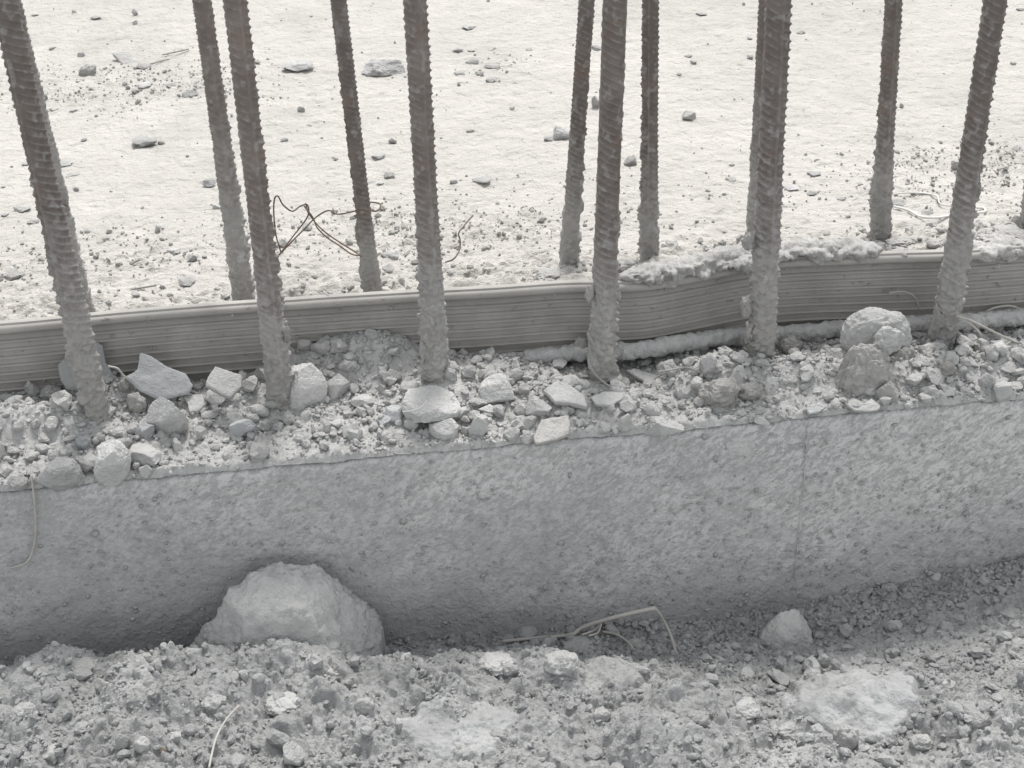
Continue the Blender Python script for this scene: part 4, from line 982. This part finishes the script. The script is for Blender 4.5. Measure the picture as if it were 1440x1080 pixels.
# ------------------------------------------------------------------ crumbs (nobody could count them)
def crumbs(name, n, boxfn, hfn, mat, med, sig, mx, label, sub=1, dens=None, sink=.25):
    P = boxfn(n)
    if dens is not None: P = P[rng.random(len(P)) < dens(P[:, 0], P[:, 1])]
    z = hfn(P[:, 0], P[:, 1]); S = rng.lognormal(math.log(med), sig, len(P)).clip(.0005, mx)
    tag(scatter(name, np.stack([P[:, 0], P[:, 1], z], -1), S, mat, sub=sub, sink=sink), label, kind='stuff')
box = lambda x0, x1, y0, y1: (lambda n: np.stack([rng.uniform(x0, x1, n), rng.uniform(y0, y1, n)], -1))
nz_ = lambda f, s, a, b: (lambda x, y: sst(a, b, fbm(x*f, y*f, None, s, 2)))
crumbs('soil_crumbs', 25000, box(-.50, .78, -.34, -.001), fg_h, M_SOIL, .0014, .45, .006, 'small crumbs of cement soil strewn over the bank', dens=lambda x, y: .25+.75*nz_(9, 401, -.3, .4)(x, y))
crumbs('soil_lumps', 2600, box(-.50, .78, -.34, -.001), fg_h, M_SOIL, .0034, .35, .010, 'thumbnail sized lumps of cement soil strewn over the bank', sub=2, dens=lambda x, y: .25+.75*nz_(9, 402, -.3, .4)(x, y))
crumbs('trench_crumbs', 3400, box(-.5, .8, -.05, -.001), fg_h, M_SOIL, .0018, .45, .006, 'crumbs gathered along the foot of the wall')
crumbs('wall_top_crumbs', 19000, box(-.5, .78, .0012, .14), ledge_h, M_LEDGE, .0013, .45, .004, 'small crumbs strewn along the wall top', dens=lambda x, y: .3+.7*nz_(16, 403, -.2, .4)(x, y))
crumbs('wall_top_lumps', 2200, box(-.5, .78, .004, .135), ledge_h, M_STONE, .0038, .4, .009, 'thumbnail sized fragments strewn along the wall top', sub=2, dens=lambda x, y: .4+.6*nz_(16, 404, -.2, .4)(x, y))
crumbs('slab_grit', 110000, box(-.9, 1.3, .22, 2.6), slab_h, M_CRUMBS, .0013, .45, .005, 'grit and crumbs scattered over the pale slab', dens=lambda x, y: patch(x, y))
crumbs('slab_lumps', 9000, box(-.9, 1.3, .22, 2.6), slab_h, M_CRUMBS, .0027, .4, .007, 'small lumps scattered over the pale slab', sub=2, dens=lambda x, y: patch(x, y)*.28)
crumbs('mortar_band_lumps', 900, box(-.6, 1.0, .19, .36), slab_h, M_MUDW, .0024, .45, .007, 'pale mortar lumps behind the waterstop', sub=2)

# ------------------------------------------------------------------ wires, straws, string
def strand(name, px, rad, mat, label, cat, surf=None, zs=None, ys=None, n=6, parent=None, noise=0):
    P = []
    for i, p in enumerate(px):
        if ys is not None: P.append(on_y(p[0], p[1], ys[i] if isinstance(ys, (list, tuple)) else ys))
        else:
            z = 0 if zs is None else (zs[i] if isinstance(zs, (list, tuple)) else zs)
            c = march(p[0], p[1], surf, .6, 6); k = (z)/(-raydir(*p).z) if False else 0
            d = (CAM-c).normalized(); P.append(c+d*(z/max(d.z, .1)))
    o0 = P[0]; P = [p-o0 for p in P]
    o = tube(name, P, rad, mat, parent, n, noise, 3, 6); o.location = o0
    tag(o, label, cat); return o
yr = Y_REAR
w1 = strand('tie_wire', [(395, 355), (388, 330), (385, 300), (386, 280), (391, 276), (398, 288), (411, 297), (422, 290), (432, 288), (434, 300), (428, 312), (410, 335), (393, 358)], .0008, M_WIRE, 'left loop of rusty tie wire rising beside the second front bar', 'wire', ys=[.30, .29, .28, .27, .27, .28, .29, .3, .31, .32, .31, .30, .29])
w2 = strand('tie_wire', [(392, 359), (412, 338), (428, 322), (445, 305), (462, 296), (474, 301), (490, 299), (508, 295), (528, 297), (535, 291), (533, 286), (520, 284)], .0008, M_WIRE, 'rusty tie wire running to a hook round the rusty rear bar', 'wire', ys=[.32, .33, .34, .34, .33, .31, .29, yr-.02, yr-.022, yr-.01, yr, yr+.012])
w3 = strand('tie_wire', [(430, 286), (434, 300), (448, 318), (462, 330), (480, 342), (496, 352), (510, 362)], .0008, M_WIRE, 'straight rusty tie wire end slanting down to the rusty rear bar foot', 'wire', ys=[.31, .32, .32, .32, .31, .3, .285])
w4 = strand('tie_wire', [(428, 290), (440, 306), (446, 320), (460, 334), (478, 346), (494, 357), (508, 360)], .0008, M_WIRE, 'second rusty tie wire end twisted alongside the straight one', 'wire', ys=[.30, .315, .315, .315, .305, .295, .28])
strand('tie_wire', [(626, 369), (638, 364), (646, 352), (647, 338), (645, 328), (652, 318), (658, 311), (665, 303)], .0008, M_WIRE, 'crooked rusty wire sticking out right of the third front bar', 'wire', ys=[.25, .25, .26, .27, .27, .28, .29, .3])
strand('straw', [(44, 668), (47, 690), (49, 715), (50, 745), (47, 770), (38, 790), (15, 799)], .0010, M_STRAW, 'pale straw hanging from the wall edge down the left of the face', 'straw', ys=[-.006, -.005, -.004, -.004, -.004, -.004, -.003])
strand('reed', [(806, 893), (820, 882), (850, 872), (885, 863), (921, 855)], .0020, M_STRAW, 'pale upper half of the bent dry reed leaning on the wall foot', 'reed', surf=fF, zs=[.006, .010, .018, .026, .034])
strand('reed', [(921, 855), (933, 872), (943, 893), (951, 919)], .0014, M_STRAW, 'thin end of the bent dry reed dropping down to the soil', 'reed', surf=fF, zs=[.034, .028, .018, .004])
strand('twig', [(706, 902), (735, 899), (765, 896), (800, 893), (812, 886)], .0017, M_STRAW, 'dry twig lying along the wall foot left of the bent reed', 'twig', surf=fF, zs=.007)
strand('twig', [(818, 893), (836, 886), (845, 878), (840, 890), (828, 894)], .0010, M_STRAW, 'curled twig under the bent reed', 'twig', surf=fF, zs=.010)
strand('twig', [(846, 888), (866, 892), (882, 902), (892, 915)], .0012, M_STRAW, 'thin twig under the bent reed running down right', 'twig', surf=fF, zs=.008)
strand('straw', [(294, 1080), (298, 1060), (305, 1035), (318, 1012), (336, 992)], .0009, M_STRAW, 'fine straw standing in the soil at the bottom left', 'straw', surf=fF, zs=.014)
strand('twig', [(827, 468), (829, 490), (828, 510), (836, 525), (852, 540), (870, 551)], .0012, M_MORTAR, 'stiff stem tied down the fourth front bar foot', 'twig', ys=[.066, .064, .06, .055, .045, .04])
strand('twig', [(826, 469), (830, 476), (835, 486)], .0011, M_MORTAR, 'short stub at the top of the stem on the fourth front bar', 'twig', ys=.06)
strand('twig', [(925, 523), (950, 519), (965, 517), (980, 521), (992, 529), (1000, 536)], .0009, M_MORTAR, 'arched twig over the stones right of the fourth front bar', 'twig', ys=[.05, .05, .05, .048, .044, .04])
strand('straw', [(566, 579), (580, 578), (592, 573), (601, 564)], .0008, M_WHITE, 'pale straw lying across the largest wedge', 'straw', ys=[.012, .012, .014, .02])
strand('stem', [(1345, 444), (1370, 453), (1400, 468), (1432, 483)], .0012, M_STRAW, 'long dry stem slanting down from the rightmost front bar', 'stem', ys=.06)
strand('stem', [(1350, 447), (1364, 455), (1372, 462), (1380, 472)], .0010, M_STRAW, 'short dry stem under the long one right of the rightmost bar', 'stem', ys=.06)
strand('stem', [(1378, 445), (1395, 434), (1420, 430), (1442, 437)], .0011, M_STRAW, 'arched dry stem against the waterstop at the right edge', 'stem', ys=.115)
strand('stem', [(1250, 412), (1270, 410), (1285, 416), (1293, 433)], .0008, M_STRAW, 'thin hooked stem against the waterstop above the pale dome', 'stem', ys=.118)
strand('root', [(152, 515), (165, 518), (172, 526), (178, 532)], .0010, M_STRAW, 'fine root between the upright plate and the broad plate', 'root', ys=.10)
sg = lambda *p: list(p)
strand('string', sg((1255, 273), (1275, 271), (1300, 272), (1318, 276), (1322, 286), (1340, 290), (1352, 288)), .0010, M_WHITE, 'upper length of white string on the slab left of the sixth front bar', 'string', surf=fS, zs=.003)
strand('string', sg((1256, 290), (1278, 296), (1296, 305), (1318, 306), (1338, 303), (1365, 300), (1384, 298), (1384, 293), (1372, 292)), .0014, M_WHITE, 'looping white string on the slab by the sixth front bar', 'string', surf=fS, zs=.003)
strand('twig', [(228, 77), (247, 73), (265, 69)], .0013, M_DARK, 'dark twig on the slab left of the caked rear bar', 'twig', surf=fS, zs=.004)
strand('twig', [(184, 372), (190, 368), (197, 365)], .0012, M_DARK, 'short dark twig on the slab right of the leftmost bar', 'twig', surf=fS, zs=.003)
strand('twig', [(184, 407), (202, 404), (220, 401)], .0012, M_DARK, 'thin twig lying behind the waterstop right of the leftmost bar', 'twig', surf=fS, zs=.004)
strand('twig', [(205, 92), (218, 88), (232, 84), (238, 83)], .0015, M_TAN, 'pale stick right of the white thin plate', 'twig', surf=fS, zs=.003)
strand('straw', [(455, 410), (462, 416)], .0010, M_WHITE, 'tiny pale straw on the waterstop lip right of the second front bar', 'straw', ys=.118)
print('tris', sum(len(o.data.polygons)*(2 if len(o.data.polygons) and o.data.polygons[0].loop_total == 4 else 1) for o in SC.objects if o.type == 'MESH'))
